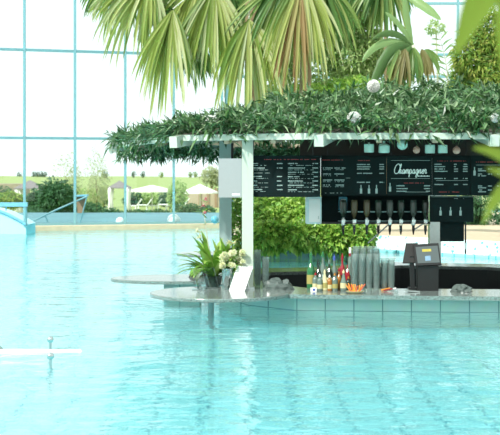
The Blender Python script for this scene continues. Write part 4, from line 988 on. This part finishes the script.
# banana / strelitzia
d = 25.5; t = thing('banana_plant', (X(424, d), d, .248), 'banana plant with pale stem and large arching leaves right of the flower ball', 'plant')
m = MB(); m.tube([(X(428, d), d, .25), P(428, 110, d), P(424, 85, d), P(413, 45, d)], .07, 10, .035); m.build('trunk', 'palestem', t, smooth=True)
def bigleaf(p0, p1, p2, wpx, mat, wdir=None, d_=None, name='big_leaf', sg=16):
    q = [P(*p0, d), P(*p1, d-.2), P(*p2, d-.3)]; m = MB(); pts = [q[0]*(1-u)**2+q[1]*2*u*(1-u)+q[2]*u*u for u in [i/sg for i in range(sg+1)]]; vs = []; fs = []
    for i, p in enumerate(pts):
        tg = (pts[min(i+1, sg)]-pts[max(i-1, 0)]).normalized(); sd_ = tg.cross(Vector((.25, -1, .1))).normalized(); u = i/sg
        ww = wpx*d/F/2*math.sin(math.pi*min(1, max(.02, u)))**.6+.003
        j1 = rnd(.85, 1.05); vs += [p+sd_*ww*j1+Vector((0, .35*ww, -.25*ww)), p+sd_*ww*.5+Vector((0, .08*ww, 0)), p, p-sd_*ww*.5+Vector((0, .08*ww, 0)), p-sd_*ww*j1+Vector((0, .35*ww, -.25*ww))]
    for i in range(sg):
        for k in range(4): fs.append((5*i+k, 5*i+k+1, 5*i+k+6, 5*i+k+5))
    m.add(vs, fs); m.build(name, mat, t, smooth=True)
bigleaf((412, 46), (388, 34), (370, 92), 12, 'banana'); bigleaf((412, 45), (402, 60), (396, 92), 14, 'banana'); 
for hx, dx_, sp_, ll, mt_, nn_ in ((405, -.15, 26, 50, 'bananadry', 16), (413, .05, 22, 46, 'fandark', 14), (421, .35, 20, 40, 'bananadry', 10), (400, -.5, 22, 46, 'fandark', 12), (424, .8, 26, 30, 'fandark', 9)):
    m = MB(); fan(m, P(hx, 46+abs(hx-412)*.2, d-.1), Vector((dx_, -.2, -1)), ll*d/F, 4.4*d/F, 1.0, sp_, nn_, FC); m.build('drooping_leaf', mt_, t)

bigleaf((413, 45), (400, 20), (385, 12), 6, 'pinnate'); bigleaf((406, -4), (425, 2), (441, 20), 10, 'pinnate'); bigleaf((413, 45), (405, 15), (404, -15), 7, 'pinnate'); bigleaf((413, 46), (380, 30), (362, 62), 8, 'pinnate'); bigleaf((413, 46), (392, 22), (372, 40), 7, 'banana')


# ------------------------------------------------------------- foreground plant (right edge, out of focus)
d = 2.1; t = thing('foreground_plant', (X(560, d), d, .06), 'out-of-focus broad-leaved plant reaching in at the right edge', 'plant')
m = MB(); m.lathe([(.10, 0), (.13, .02), (.16, .25), (.165, .26), (.15, .26), (.001, .24)], 24, (X(560, d), d, .06)); m.build('pot', 'pot', t)
m = MB(); m.tube([(X(560, d), d, .3), P(556, 300, d), P(550, 150, d), P(548, -60, d)], .012, 8, .006); m.build('stem', 'lily', t)
def fl_(p0, p1, p2, wpx, name='leaf_blade', sg=14):
    q = [P(*p0, d), P(*p1, d-.03), P(*p2, d-.05)]; m = MB(); pts = [q[0]*(1-u)**2+q[1]*2*u*(1-u)+q[2]*u*u for u in [i/sg for i in range(sg+1)]]; vs = []; fs = []
    for i, p in enumerate(pts):
        tg = (pts[min(i+1, sg)]-pts[max(i-1, 0)]).normalized(); sd_ = tg.cross(Vector((.1, -1, .1))).normalized(); u = i/sg
        ww = wpx*d/F/2*math.sin(math.pi*min(1, max(.02, u**.8)))**.75+.0005
        vs += [p+sd_*ww+Vector((0, -.25*ww, 0)), p, p-sd_*ww+Vector((0, -.25*ww, 0))]
    for i in range(sg):
        for k in range(2): fs.append((3*i+k, 3*i+k+1, 3*i+k+4, 3*i+k+3))
    m.add(vs, fs); m.build(name, 'foreleaf', t, smooth=True)
fl_((548, -50), (485, -40), (456, 56), 36); fl_((548, -60), (505, -20), (503, 72), 34); fl_((548, -60), (540, 20), (530, 60), 30)
fl_((553, 215), (510, 150), (482, 226), 17); fl_((552, 200), (515, 150), (472, 148), 14); fl_((552, 190), (520, 178), (486, 168), 12)

for o in list(bpy.data.objects):
    if '_w' in o: del o['_w']
